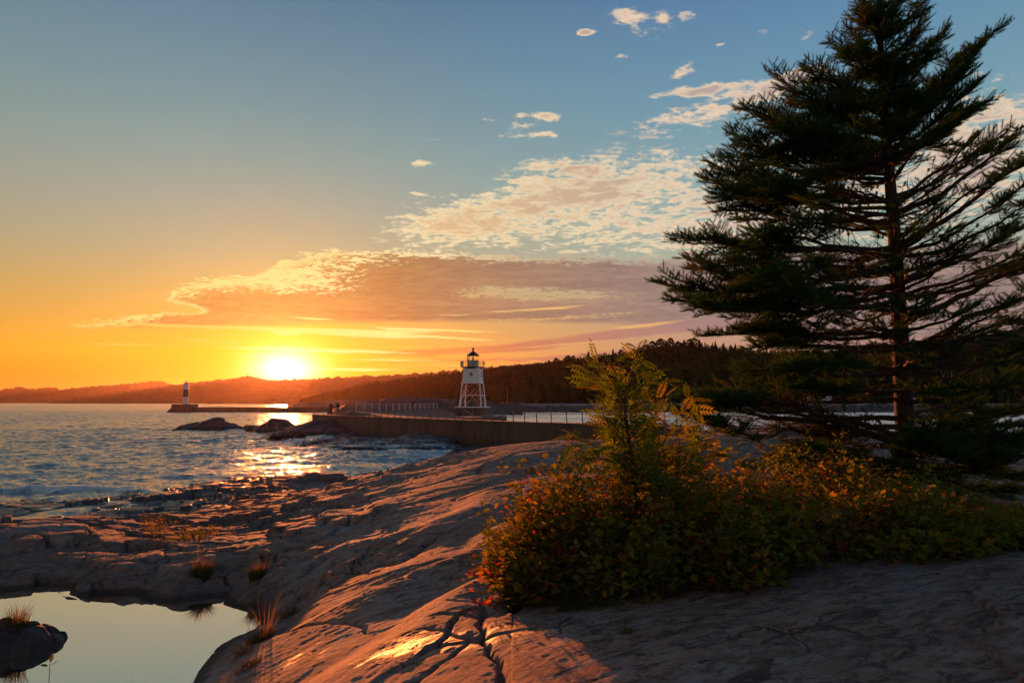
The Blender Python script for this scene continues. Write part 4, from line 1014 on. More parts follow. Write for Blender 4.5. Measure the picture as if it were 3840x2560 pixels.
def boulder(px, py, s, seed, label, sq=(1, 1, 1), yaw=0.0, lift=.0):
    import bmesh
    bm_ = bmesh.new(); bmesh.ops.create_icosphere(bm_, subdivisions=5, radius=1.0)
    v = np.array([q.co[:] for q in bm_.verts]); rng = np.random.default_rng(seed)
    # cut by random planes for broken faces
    for k in range(16):
        nrm = rng.normal(size=3); nrm /= np.linalg.norm(nrm); dd = .50 + rng.random() * .32
        dist = v @ nrm; over = np.clip(dist - dd, 0, None); v = v - over[:, None] * nrm * .93
    nn = fbm(v[:, 0] * 2 + seed, v[:, 1] * 2 + v[:, 2], 4, seed) * .06 + fbm(v[:, 0] * 7, v[:, 2] * 7 + v[:, 1], 3, seed) * .025
    v = v * (1 + nn[:, None]) * np.array(sq) * s
    f = np.array([[q.index for q in fc.verts] for fc in bm_.faces]); bm_.free()
    o = link('boulder', mesh('boulder', v, f, smooth=True, attrs={'wash': np.full(len(v), .25)}), M_wet)
    q = at_z(px, py, 0); o.location = (q[0], q[1], lift); o.rotation_euler = (0, 0, yaw); tag(o, label, 'boulder', 'broken boulders in the surf'); return o
boulder(950, 1617, 1.5, 1, 'squarish boulder in the surf, leftmost of the broken pile', (1.2, .9, .62), .3, .25)
boulder(1000, 1622, 1.7, 2, 'dark leaning boulder second from the left in the surf pile', (1.0, .9, .8), .8, .3)
boulder(1055, 1622, 2.3, 3, 'tallest boulder with a pale slanting face at the back of the surf pile', (1.0, .9, .85), .2, .55)
boulder(1035, 1648, 1.55, 4, 'dark wedge boulder at the front left of the surf pile', (1.3, .9, .72), -.3, .3)
boulder(1100, 1647, 1.5, 5, 'reddish split boulder at the front right of the surf pile', (1.35, .9, .75), .5, .35)
boulder(1120, 1622, 1.5, 6, 'low boulder at the right end of the surf pile', (1.4, .9, .6), -.1, .15)
M_poolrock = plain('algae_dark_rock', (.060, .036, .030), .8, .5, 5, bumps=.8)
# the rock standing in the pool
def pool_rock():
    n = 110; u = np.linspace(-1.2, 1.2, n); U, V_ = np.meshgrid(u, u); hw, hd = .74, .50
    q = at_z(25, 2425, 1.0)
    r = np.sqrt(U ** 2 + V_ ** 2) + fbm(U * 2.2, V_ * 2.2, 3, 61) * .20
    e, cid = voro(U * 2.2, V_ * 1.6, 62)
    z = .30 * np.clip(1 - r, 0, 1) ** .45 * (1 + (cid - .5) * .6) + fbm(U * 4, V_ * 3, 4, 63) * .05 * (r < 1) - np.clip(r - .95, 0, 1) * 2 - .03 * (1 - sst(0, .1, e))
    o = link('rock', mesh('rock', np.stack([U * hw, V_ * hd, np.maximum(z, -.35)], -1).reshape(-1, 3), gridfaces(n, n)[:, ::-1], smooth=True, attrs={'wash': np.zeros(n * n)}), M_poolrock)
    o.location = (q[0], q[1], 1.0); tag(o, 'dark rough rock standing in the still pool with a grass tuft on top', 'rock'); return q
PR = pool_rock()
# small loose block on the far crest
q = hit(2790, 1740); 
def small_block(px, py, s, label, seed):
    o = boulder(1000, 1600, s, seed, label, (1.5, .9, .5)); g = hit(px, py); o.location = (g[0], g[1], g[2] + .06); o.data.materials[0] = M_rock; o['group'] = 'loose blocks on the rock shore'; return o
small_block(2790, 1744, .28, 'loose angular block with grass at its foot behind the mountain ash', 71)
small_block(2835, 1752, .20, 'smaller loose block just right of the angular one on the far crest', 73)

# ---- far shore: vehicles, lamp post, marker
M_glass2 = plain('car_glass', (.02, .025, .03), .1, .1); M_tyre = plain('tyre', (.02, .02, .02), .8, .1)
def vehicle(kind, loc, rz, paint, L_, H_, label, cat):
    root = empty(kind, loc, rz); tag(root, label, cat)
    w = 1.85 if L_ < 5.5 else 2.3; h = H_
    if cat == 'car':
        prof = [(-L_ / 2, .35), (-L_ / 2, .85), (-L_ * .42, .95), (-L_ * .30, h), (L_ * .12, h), (L_ * .26, 1.0), (L_ * .47, .88), (L_ / 2, .7), (L_ / 2, .35)]
    else:
        prof = [(-L_ / 2, .5), (-L_ / 2, h), (L_ * .30, h), (L_ * .44, h * .88), (L_ * .46, 1.5), (L_ / 2, 1.15), (L_ / 2, .5)]
    n = len(prof); V_ = [(x, -w / 2, z) for x, z in prof] + [(x, w / 2, z) for x, z in prof]
    m = MB().add(V_, [(i, (i + 1) % n, n + (i + 1) % n, n + i) for i in range(n)] + [tuple(range(n - 1, -1, -1)), tuple(range(n, 2 * n))]); m.build('body', paint, root)
    g = MB()
    if cat == 'car':
        for s in (-1, 1): g.box((-L_ * .09, s * (w / 2 + .005), 1.02 + (h - 1.02) * .5), (L_ * .42, .02, (h - 1.05) * .7))
        g.box((L_ * .20, 0, (h + 1.0) / 2), (.05, w * .8, (h - 1.0) * .6))
    else:
        for s in (-1, 1): g.box((-L_ * .15, s * (w / 2 + .005), h * .68), (L_ * .16, .02, .5)).box((L_ * .12, s * (w / 2 + .005), h * .68), (L_ * .12, .02, .5)).box((L_ * .40, s * (w / 2 + .005), h * .6), (L_ * .07, .02, .5))
    g.build('windows', M_glass2, root)
    for sx in (-.32, .32):
        for s in (-1, 1): MB().bar((L_ * sx, s * (w / 2 - .2), .34), (L_ * sx, s * (w / 2 + .02), .34), .34, n=14).build('wheel', M_tyre, root)
    return root
M_whitep = plain('white_paint', (.72, .72, .76), .35, .1); M_redp = plain('red_paint', (.35, .025, .02), .3, .1); M_darkp = plain('dark_paint', (.04, .04, .05), .3, .1)
def vp(px, d=356): return ((px - 1920) / 2560.0 * d, d, 4.05)
vehicle('motorhome', vp(2378), math.pi * .06, M_whitep, 7.6, 3.1, 'white motorhome parked on the far shore, behind the mountain ash', 'motorhome')
vehicle('parked_car', vp(2413, 352), math.pi * .4, M_redp, 4.3, 1.5, 'red car on the far shore, just right of the white motorhome', 'car')
vehicle('parked_car', vp(2428, 357), math.pi * .1, M_darkp, 4.6, 1.7, 'dark car parked between the two red cars on the far shore', 'car')
vehicle('parked_car', vp(2444, 353), math.pi * .45, M_redp, 4.3, 1.5, 'red car on the far shore, right of the dark car', 'car')
vehicle('motorhome', vp(3032), math.pi * .5, M_whitep, 6.4, 3.0, 'white camper van seen end on through the spruce branches, left one', 'motorhome')
vehicle('motorhome', vp(3093), math.pi * .08, M_whitep, 7.4, 3.4, 'tall white motorhome seen through the spruce branches, right one', 'motorhome')
vehicle('camping_trailer', vp(3420), math.pi * .0, M_whitep, 5.6, 2.5, 'white camping trailer on the far shore just right of the spruce trunk', 'trailer')
vehicle('camping_trailer', vp(3498), math.pi * .1, M_whitep, 5.0, 2.3, 'white camping trailer farthest right on the far shore behind the spruce', 'trailer')
sp_ = empty('street_lamp', vp(2452, 350)); tag(sp_, 'tall grey lamp post among dark trees beside the parked red car', 'lamp post')
MB().bar((0, 0, 0), (0, 0, 6.2), .09, .06, 8).build('pole', M_steel, sp_); MB().bar((0, 0, 6.2), (-1.0, 0, 6.4), .05, n=6).build('arm', M_steel, sp_); MB().box((-1.1, 0, 6.38), (.6, .3, .16)).build('lamp_head', M_wsteel, sp_)
mk = empty('marker_pole', ((1903 - 1920) / 2560.0 * 345, 345, 3.6)); tag(mk, 'tall thin red and white marker pole on the beach right of the lighthouse', 'marker pole')
M_redm = plain('red_marker', (.45, .06, .04), .6, .1)
for i in range(6): MB().bar((0, 0, i * 1.25), (0, 0, i * 1.25 + 1.25), .16 if i < 1 else .10, n=8).build('band', M_wsteel if i % 2 else M_redm, mk)
# little white gate rail by the landward end of the pier
gt = empty('gate_rail', tuple(at_d(2535, 1610, 51))); tag(gt, 'small white railed gate at the landward end of the pier behind the mountain ash', 'gate')
for i in range(6): MB().bar((-.75 + i * .3, 0, 0), (-.75 + i * .3, 0, .95), .02, n=5).build('baluster', M_wsteel, gt)
for i, z in enumerate((.15, .95)): MB().bar((-.85, 0, z), (.85, 0, z), .028, n=6).build('rail', M_wsteel, gt)
for x in (-.85, .85): MB().bar((x, 0, -.4), (x, 0, 1.6), .04, n=6).build('post', M_steel, gt)
# ================================================================== leaves, bark
def leafmat(name, stops, trans=.45, rough=.95, tint='tint'):
    m = bpy.data.materials.new(name); m.use_nodes = True; t = m.node_tree; t.nodes.clear()
    c = attr(t, tint).ramp(stops)
    b = t.nodes.new('ShaderNodeBsdfPrincipled'); t.links.new(c.s, b.inputs['Base Color']); b.inputs['Roughness'].default_value = rough
    b.inputs['Specular IOR Level'].default_value = 0.0
    tr = t.nodes.new('ShaderNodeBsdfTranslucent'); t.links.new(mixc(t, 1.0, c, (1.9, 1.5, .9), 'MULTIPLY').s, tr.inputs[0])
    mx = t.nodes.new('ShaderNodeMixShader'); mx.inputs[0].default_value = trans
    t.links.new(b.outputs[0], mx.inputs[1]); t.links.new(tr.outputs[0], mx.inputs[2])
    o = t.nodes.new('ShaderNodeOutputMaterial'); t.links.new(mx.outputs[0], o.inputs[0]); return m
M_needle = leafmat('spruce_needles', [(0, (.020, .056, .018)), (.5, (.036, .085, .022)), (.85, (.080, .095, .022)), (1, (.14, .055, .018))], .25)
M_bark, t, b = material('spruce_bark')
p = geoco(t); x_, y_, z_ = sep(t, p); n = noise(t, comb(t, x_ * 1.0, y_, z_ * .4), 22, 5, .7)
setin(t, b, 'Base Color', mixc(t, n.ss(.4, .65), (.060, .040, .032), (.018, .012, .010))); setin(t, b, 'Roughness', .95); bump(t, b, n, 1.0, .03)
M_twig = plain('twig_bark', (.060, .035, .026), .9, .4, 12)

# ================================================================== the big spruce
rng = np.random.default_rng(11)
TB = hit(3404, 1878); TX, TY = TB[0], 11.0
TX = (3404 - 1920) / 2560.0 * 10.81
TZ = float(H(np.array([TX]), np.array([TY]), False)[0]) - .15
TOPZ = EYE + 8.05
def trunk_at(z):
    s = (z - TZ) / (TOPZ - TZ); return np.array([TX + .05 * math.sin(z * 1.1) * s - .02 * s, TY + .06 * math.sin(z * .8 + 1), z])
spruce = empty('spruce_tree', (TX, TY, TZ)); tag(spruce, 'tall old spruce with bare inner twigs standing right of the mountain ash', 'tree')
zs = np.linspace(TZ, TOPZ, 70); tp_ = np.array([trunk_at(z) for z in zs])
tr_ = .155 * (1 - (zs - TZ) / (TOPZ - TZ)) ** .85 + .006 + .10 * np.exp(-(zs - TZ) / .25)
v, f = tubes(tp_[None], tr_[None], 18)
ang = np.tile(np.arange(18), 70); v += (np.stack([np.cos(ang * .35), np.sin(ang * .35), ang * 0], -1)) * (fbm(np.repeat(zs, 18) * 4, ang * .9, 3, 7) * .012)[:, None]
put(link('trunk', mesh('trunk', v, f, smooth=True), M_bark), spruce)
def yz(py): return at_d(3350, py, TY)[2]
limbs = []                      # start z, tip, sag, thickness, leafy from
def L(py0, px, py, dy, sag=.12, th=.032, leafy=.42, dens=1.0):
    f_ = float(np.interp(py, [300, 650, 950], [1.0, .70, .30])) if px < 3350 else float(np.interp(py, [300, 900], [1.0, .80]))
    if py0 < 1560: py0 = py + (py0 - py) * f_
    tip = at_d(px, py, TY + dy)
    if py0 < 640: leafy = .15; dens = 1.2
    elif px > 3400: leafy = .56; dens = 1.0
    if py0 >= 1560: dens *= 1.35; leafy = min(leafy, .40) if px > 2900 else leafy
    limbs.append((yz(py0), tip, sag, th, leafy, dens))
# the outline as the photo shows it, left side
for a in [(95, 3235, -10, .1), (60, 3300, -90, 0), (90, 3420, -40, .1), (150, 3200, 40, -.3), (170, 3225, 25, .3), (150, 3450, 10, .2), (260, 3118, 146, -.1), (240, 3190, 110, .4), (300, 3150, 200, -.5),
          (250, 3470, 60, -.2), (330, 3530, 128, .1), (330, 3500, 190, -.5), (470, 2904, 268, .1), (430, 3010, 250, .5), (430, 3060, 262, -.5), (500, 3000, 340, -.8), (520, 2960, 370, .3),
          (520, 3742, 108, .1, .20, .045), (480, 3660, 200, .5), (560, 3680, 300, -.5), (600, 3690, 390, .2), (520, 3600, 250, -.7), (600, 3600, 420, .8),
          (640, 2785, 400, .1, .12, .04), (620, 2860, 430, .6), (650, 2735, 485, -.3), (680, 2790, 520, -.9), (700, 2730, 570, .3), (640, 2900, 470, -1.2), (600, 2950, 480, -.6),
          (800, 2670, 610, .0, .10, .04), (830, 2640, 665, -.4), (800, 2740, 640, .8), (860, 2700, 730, -.9), (880, 2690, 790, .3), (860, 2820, 700, -1.5), (900, 2760, 820, .6), (800, 2850, 650, -1.0),
          (990, 2530, 905, .0, .06, .045), (1000, 2570, 960, -.4), (970, 2640, 900, .7), (1020, 2640, 1000, -1.0), (1050, 2580, 1010, .3), (1000, 2820, 880, -1.7), (1000, 2720, 930, 1.2),
          (1130, 2455, 1055, .0, .08, .05), (1150, 2500, 1110, -.5), (1120, 2560, 1090, .6), (1170, 2600, 1150, -1.0), (1210, 2720, 1130, .9), (1180, 2780, 1080, -1.8), (1200, 2900, 1010, -2.2),
          (1260, 2620, 1262, .2, .06, .04), (1280, 2790, 1215, -1.1), (1330, 2820, 1300, -.8), (1330, 2870, 1290, .7), (1400, 2770, 1395, -.8), (1440, 2810, 1440, .4), (1400, 2960, 1380, -1.8), (1480, 3000, 1450, -1.5), (1480, 2840, 1490, 1.2)]:
    L(a[0], a[1], a[2], a[3], *(a[4:] if len(a) > 4 else ()))
# heavy drooping lower limb on the left and its neighbours
L(1660, 2520, 1535, -.9, -.10, .060, .70); L(1640, 2600, 1560, -1.0, -.08, .045, .68, 1.5); L(1640, 2700, 1510, -.4, -.06, .04, .66); L(1600, 2640, 1500, -1.3, -.06, .04, .66, 1.3); L(1570, 2560, 1480, -.6, -.03, .04, .68, 1.3)
L(1660, 2790, 1735, -1.0, -.03, .03, .93, .5); L(1730, 2980, 1700, -1.2, .05, .03, .35); L(1750, 2920, 1740, -.9, .05, .035, .35, 1.3); L(1780, 3060, 1770, -.8, .05, .03, .4, 1.2); L(1790, 3100, 1840, -.5, .02, .03, .4); L(1780, 3080, 1735, -1.6, .06, .03, .3); L(1760, 2990, 1730, -1.7, .06, .03, .35); L(1800, 3180, 1800, -1.0, .04, .03, .3); L(1790, 3150, 1740, -1.9, .04, .03, .3)
# right side: long rising limbs
for a in [(820, 3830, 478, .2, .18, .045), (780, 3770, 500, -.5), (800, 3700, 560, -1.0), (760, 3640, 520, .9), (980, 3900, 560, .1, .14, .05), (1000, 3830, 700, -.5), (960, 3720, 680, -1.0), (1000, 3960, 740, .6),
          (1120, 3960, 790, .0, .12, .055), (1160, 3900, 930, -.6), (1120, 3780, 860, -1.1), (1160, 3980, 960, .8), (1290, 3990, 900, .0, .06, .060), (1250, 3840, 1010, .7),
          (1400, 4020, 1040, .1, .02, .062), (1480, 4000, 1110, -.5, .0, .065), (1360, 3820, 1120, -1.3), (1400, 3900, 1200, .9), (1480, 3860, 1290, -1.1), (1500, 3900, 1390, .5), (1530, 3760, 1440, -1.6),
          (1560, 3960, 1520, -.2), (1600, 3900, 1600, -.9, .0), (1640, 3960, 1690, .4, .0), (1680, 3820, 1680, -1.2, .03), (1720, 3900, 1790, -.4, .0), (1760, 3700, 1760, -1.3, .03), (1790, 3820, 1830, .6, .02), (1800, 3560, 1800, -1.0), (1820, 3300, 1830, -1.2),
          (1560, 3620, 1520, 1.6), (1640, 3660, 1590, 1.5), (1700, 3600, 1680, -1.9), (1610, 3700, 1560, -2.0), (1680, 3560, 1620, -1.4), (1740, 3760, 1700, -1.9), (1620, 3560, 1560, .9), (1770, 3500, 1760, .8), (1700, 3480, 1640, -2.2), (1660, 3860, 1620, -1.8)]:
    L(a[0], a[1], a[2], a[3], *(a[4:] if len(a) > 4 else ()))
# limbs going toward and away from the viewer, whorl by whorl
for z in np.arange(yz(1750), yz(40), .31):
    k = (z - yz(1750)) / (yz(40) - yz(1750)); Rr = 3.1 * (1 - k) ** .75 + .35
    if yz(1655) < z < yz(1500): continue
    for j in range(7 if k > .62 else (4 if k > .25 else 3)):
        a_ = rng.choice([-1, 1]) * (math.pi / 2 + rng.normal() * .55); ln = Rr * (.45 + .45 * rng.random()) * (.62 if a_ < 0 else .9)
        tip = trunk_at(z) + np.array([math.cos(a_) * ln * .9, math.sin(a_) * ln, ln * (.10 + .35 * k + .12 * rng.normal())])
        limbs.append((z, tip, .10, .016 + .008 * ln, .38 if k < .62 else .04, .85 if k < .62 else 1.3))
leafO, leafD, leafT, leafS = [], [], [], []
limbP, limbR, twP, twR, deP, deR = [], [], [], [], [], []
KL = 12
def unit(a): return a / (np.linalg.norm(a) + 1e-9)
def foliate(P_, t0, tint, step=.058):
    # P_ polyline; place brush segments along it from t0
    seg = np.linalg.norm(np.diff(P_, axis=0), axis=1); cum = np.concatenate([[0], np.cumsum(seg)]); Lt = cum[-1]
    s = np.arange(t0 * Lt, Lt, step)
    if len(s) == 0: s = np.array([Lt * .9])
    q = np.stack([np.interp(s, cum, P_[:, i]) for i in range(3)], -1)
    q2 = np.stack([np.interp(np.minimum(s + step, Lt + .02), cum, P_[:, i]) for i in range(3)], -1)
    dd = q2 - q; dd[-1] = P_[-1] - P_[-2]
    leafO.append(q); leafD.append(dd); leafT.append(np.full(len(s), tint)); leafS.append(np.full(len(s), .85 + .3 * rng.random()))
for (z0, tip, sag, th, leafy, dens) in limbs:
    p0 = trunk_at(z0); dv = tip - p0; ln = np.linalg.norm(dv)
    if ln < .25: continue
    t_ = np.linspace(0, 1, KL)[:, None]
    up = np.array([0, 0, 1.0])
    mid_ = p0 + dv * .5 - up * (sag * .55 + rng.normal() * .03) * ln + np.array([0, 1.0, 0]) * rng.normal() * .04 * ln
    P_ = (1 - t_) ** 2 * p0 + 2 * t_ * (1 - t_) * mid_ + t_ ** 2 * tip
    P_ += np.cumsum(rng.normal(size=(KL, 3)) * .042 * ln / 3, 0) * t_ * (1 - t_) * 4
    limbP.append(P_); limbR.append(th * (1 - t_[:, 0]) ** .8 + .005)
    foliate(P_, max(.75, leafy), .3)
    tint0 = np.clip(rng.normal(.35, .16), 0, .75)
    if tip[0] > TX + 3.2 and tip[2] < EYE + 3: tint0 += .3
    ns = int(ln / .078 * dens)
    for i in range(ns):
        s = .10 + .89 * (i + rng.random()) / ns; side_ = 1 if i % 2 else -1
        idx = s * (KL - 1); i0 = min(int(idx), KL - 2); fr = idx - i0
        q = P_[i0] * (1 - fr) + P_[i0 + 1] * fr; dd = unit(P_[i0 + 1] - P_[i0]); sd_ = unit(np.cross(dd, up)) * side_
        sl_ = (.15 + .27 * ln * (1 - s) ** .8 * (.35 + .65 * min(1, s * 3))) * (.55 + .85 * rng.random()); sl_ = min(sl_, 1.15)
        lift = rng.normal() * .25 + .06
        d1 = unit(dd * .72 + sd_ * .85 + up * lift)
        K2 = 6; tt = np.linspace(0, 1, K2)[:, None]
        bend = unit(dd * .9 + up * (.10 + .30 * rng.normal()))
        Q = q + d1 * tt * sl_ * .92 + bend * (tt ** 2) * sl_ * .22 + rng.normal(size=(K2, 3)) * .008 * tt
        leaf = s > leafy
        (twP if leaf else deP).append(Q); (twR if leaf else deR).append((.0045 + .004 * sl_) * (1 - .75 * tt[:, 0]))
        part_ = 0 if s > leafy + .25 else np.clip(1 - (s - leafy) / .25, .0, 1) * .7
        if not leaf:
            # dead, forked inner twigs
            for k in range(rng.integers(1, 4)):
                u0 = .3 + .6 * rng.random(); i1 = int(u0 * (K2 - 1)); q2 = Q[i1]; d2 = unit((Q[-1] - Q[0]) + rng.normal(size=3) * .6 * sl_)
                l2 = sl_ * (.2 + .35 * rng.random()); deP.append(q2 + d2 * tt * l2 + up * (tt ** 2) * l2 * rng.normal() * .3); deR.append(.0034 * (1 - .7 * tt[:, 0]))
            if rng.random() < .45 and sl_ > .3: foliate(Q, .7, tint0 + .25)
            continue
        tint = np.clip(tint0 + rng.normal() * .08, 0, .98)
        foliate(Q, part_, tint)
        nt3 = int(sl_ / .040)
        for k in range(nt3):
            u0 = .12 + .82 * (k + rng.random() * .6) / max(nt3, 1)
            if u0 < part_: continue
            i1 = min(int(u0 * (K2 - 1)), K2 - 2); f1 = u0 * (K2 - 1) - i1; q2 = Q[i1] * (1 - f1) + Q[i1 + 1] * f1; dq = unit(Q[i1 + 1] - Q[i1])
            s3 = unit(np.cross(dq, up)) * (1 if k % 2 else -1); l3 = (.08 + .34 * sl_ * (1 - u0)) * (.7 + .6 * rng.random())
            d3 = unit(dq * .75 + s3 * .7 + up * (.12 + rng.normal() * .26)); Q3 = q2 + d3 * np.linspace(0, 1, 3)[:, None] * l3 + up * (np.linspace(0, 1, 3)[:, None] ** 2) * l3 * .15
            foliate(Q3, 0.0, tint)
v, f = tubes(np.array(limbP), np.array(limbR), 8); put(link('branches', mesh('branches', v, f, smooth=True), M_bark), spruce)
v, f = tubes(np.array(twP), np.array(twR), 4); v2, f2 = tubes(np.array(deP), np.array(deR), 4)
put(link('twigs', mesh('twigs', *(lambda q: (q[0], q[1]))(join([(v, f), (v2, f2)]))), M_twig), spruce)
# needle brush: thin triangles round a short stem, axis +x, length 1
rn = np.random.default_rng(3); TV, TF = [], []
for k in range(15):
    a = k * 2.399; x0 = (k + .2) / 15 * .95; r = .40 * (.8 + .4 * rn.random()); x1 = x0 + .42; wd = .050
    c, s = math.cos(a), math.sin(a); i = len(TV)
    TV += [(x0, -s * wd, c * wd), (x0, s * wd, -c * wd), (x1, c * r, s * r)]; TF.append((i, i + 1, i + 2))
TV = np.array(TV); TF = np.array(TF)
O_ = np.concatenate(leafO); D_ = np.concatenate(leafD); T_ = np.concatenate(leafT); S_ = np.concatenate(leafS)
A_, B_, C_ = frames(D_, rng.random(len(O_)) * 6.28)
v, f = inst(TV, TF, O_, A_, B_, C_, .082 * S_)
put(link('foliage', mesh('foliage', v, f, attrs={'tint': np.repeat(np.clip(T_ + rng.normal(size=len(T_)) * .07, 0, 1), len(TV))}), M_needle), spruce)
print('spruce brushes', len(O_), 'tris', len(f))

# ================================================================== leafy plants
def leaf_tmpl(kind):
    if kind == 'lance':
        V = [(0, 0, 0), (.35, -.20, .03), (.35, .20, .03), (.7, -.17, .02), (.7, .17, .02), (1, 0, -.06), (.35, 0, -.03), (.7, 0, -.04)]
        F = [(0, 1, 6), (0, 6, 2), (1, 3, 7), (1, 7, 6), (6, 7, 4), (6, 4, 2), (3, 5, 7), (7, 5, 4)]
    elif kind == 'lobed':
        V = [(0, 0, 0), (.10, -.42, .05), (.38, -.30, .02), (.62, -.52, .03), (.68, -.20, 0), (1.0, 0, -.08), (.68, .20, 0), (.62, .52, .03), (.38, .30, .02), (.10, .42, .05), (.45, 0, -.04)]
        F = [(10, i, i + 1) for i in range(0, 9)] + [(10, 9, 0)]
    elif kind == 'small':
        V = [(0, 0, 0), (.5, -.26, .05), (1, 0, 0), (.5, .26, .05)]; F = [(0, 1, 2), (0, 2, 3)]
    elif kind == 'pinnate':
        V, F = [], []
        for k in range(6):
            for s in (-1, 1):
                x = .22 + .125 * k; l = .30 * (1 - .35 * abs(k - 2.3) / 3); ca, sa = .55, .83 * s; i = len(V); wd = .052
                dxx, dyy = ca * l, sa * l; nx, ny = -sa, ca
                V += [(x, 0, 0), (x + dxx * .45 + nx * wd, dyy * .45 + ny * wd, .012), (x + dxx * .45 - nx * wd, dyy * .45 - ny * wd, .012), (x + dxx, dyy, -.03)]
                F += [(i, i + 2, i + 1), (i + 1, i + 2, i + 3)]
        i = len(V); V += [(.93, 0, 0), (1.05, -.035, 0), (1.05, .035, 0), (1.2, 0, -.03), (0, -.006, 0), (0, .006, 0), (.95, 0, 0)]; F += [(i, i + 1, i + 2), (i + 1, i + 3, i + 2), (i + 4, i + 5, i + 6)]
        V = np.array(V, float); V[:, 2] -= .16 * V[:, 0] ** 2
    return np.array(V, float), np.array(F)
TM = {k: leaf_tmpl(k) for k in ('lance', 'lobed', 'small', 'pinnate')}
def leaves(kind, O, Dv, size, tint, rng, flat=.5):
    """blades whose face looks mostly up"""
    O = np.asarray(O); Dv = np.asarray(Dv); Dv = Dv / (np.linalg.norm(Dv, axis=1, keepdims=True) + 1e-9)
    up = np.tile([0, 0, 1.0], (len(O), 1)) + rng.normal(size=(len(O), 3)) * flat
    B = np.cross(up, Dv); B /= np.linalg.norm(B, axis=1, keepdims=True) + 1e-9; Cc = np.cross(Dv, B)
    TV_, TF_ = TM[kind]; v, f = inst(TV_, TF_, O, Dv, B, Cc, size)
    return v, f, np.repeat(tint, len(TV_))
M_ash = leafmat('mountain_ash_leaves', [(0, (.055, .110, .012)), (.45, (.12, .175, .018)), (.7, (.24, .19, .018)), (.9, (.28, .08, .014)), (1, (.26, .025, .012))], .42)
M_shrub = leafmat('autumn_shrub_leaves', [(0, (.045, .075, .014)), (.35, (.090, .120, .018)), (.55, (.16, .155, .022)), (.75, (.24, .120, .018)), (.92, (.26, .045, .014)), (1, (.24, .022, .012))], .45)
M_grass = leafmat('dry_grass', [(0, (.040, .050, .014)), (.5, (.10, .075, .028)), (1, (.20, .13, .06))], .4)
M_seed = plain('dry_seed_heads', (.16, .085, .045), .95, .4, 20, spec=.05)
M_berry = plain('red_berries', (.30, .012, .010), .7, .3, 30)
def gz1(x, y): return float(H(np.array([x]), np.array([y]), False)[0])
def curve_pts(a, b, sag, K=8, wob=.02, r=rng):
    t_ = np.linspace(0, 1, K)[:, None]; a = np.array(a, float); b = np.array(b, float)
    P_ = a + (b - a) * t_ + np.array([0, 0, 1.0]) * sag * 4 * t_ * (1 - t_)
    return P_ + np.cumsum(r.normal(size=(K, 3)) * wob / K, 0)

def mountain_ash(label, base_px, d, stems, seed, n_leaf, tint_mu):
    r = np.random.default_rng(seed)
    bx = (base_px - 1920) / 2560.0 * d; bz = gz1(bx, d) - .05
    root = empty('mountain_ash', (bx, d, bz)); tag(root, label, 'small tree')
    P2, R2, LO, LD, LS, LT, BO = [], [], [], [], [], [], []
    for (pix, th) in stems:     # pix: tip pixels, optional via pixels with depth offset
        pts = [np.array([bx, d, bz])] + [at_d(px, py, d + dy) for px, py, dy in pix]
        pts = np.array(pts); K = 14; cum = np.concatenate([[0], np.cumsum(np.linalg.norm(np.diff(pts, axis=0), axis=1))]); s = np.linspace(0, cum[-1], K)
        Q = np.stack([np.interp(s, cum, pts[:, i]) for i in range(3)], -1); Q[1:-1] = (Q[:-2] + Q[1:-1] * 2 + Q[2:]) / 4; Q += np.cumsum(r.normal(size=Q.shape) * .006, 0)
        P2.append(Q); R2.append(th * (1 - np.linspace(0, 1, K)) ** .7 + .003)
        nl = int(n_leaf * cum[-1])
        for k in range(nl):
            u = .32 + .70 * (k + r.random()) / nl; u = min(u, 1.0); i0 = min(int(u * (K - 1)), K - 2); q = Q[i0] + (Q[i0 + 1] - Q[i0]) * (u * (K - 1) - i0); dd = unit(Q[i0 + 1] - Q[i0])
            a = r.random() * 6.28; o = np.array([math.cos(a), math.sin(a), 0]); o = unit(o - dd * (o @ dd) * .5)
            # short side spur carrying two or three leaves
            sp = r.random() * .13; dirn = unit(o * .9 + dd * .5 + np.array([0, 0, .12 + r.normal() * .3])); q2 = q + dirn * sp
            if sp > .05: P2.append(q + dirn * sp * np.linspace(0, 1, K)[:, None]); R2.append(np.full(K, .0028))
            for j in range(1 if sp < .07 else 2):
                dl = unit(dirn + r.normal(size=3) * np.array([.45, .45, .25])); LO.append(q2); LD.append(dl); LS.append(.23 + .09 * r.random()); LT.append(np.clip(r.normal(tint_mu, .17) + (.25 if r.random() < .10 else 0), 0, 1))
        if r.random() < .75: BO.append(Q[-1] + np.array([0, 0, -.02]))
    v, f = tubes(np.array(P2), np.array(R2), 6); put(link('stems', mesh('stems', v, f, smooth=True), M_twig), root)
    v, f, tt = leaves('pinnate', LO, LD, np.array(LS), np.array(LT), r, .55)
    put(link('foliage', mesh('foliage', v, f, attrs={'tint': tt}), M_ash), root)
    import bmesh
    for c in BO:
        bm_ = bmesh.new()
        for k in range(26):
            off = r.normal(size=3) * np.array([.035, .035, .018]); mt = Matrix.Translation(Vector(c + off)) @ Matrix.Scale(.0058 + .002 * r.random(), 4); bmesh.ops.create_icosphere(bm_, subdivisions=1, radius=1.0, matrix=mt)
        me = bpy.data.meshes.new('berry_cluster'); bm_.to_mesh(me); bm_.free(); put(link('berry_cluster', me, M_berry), root)
    return root
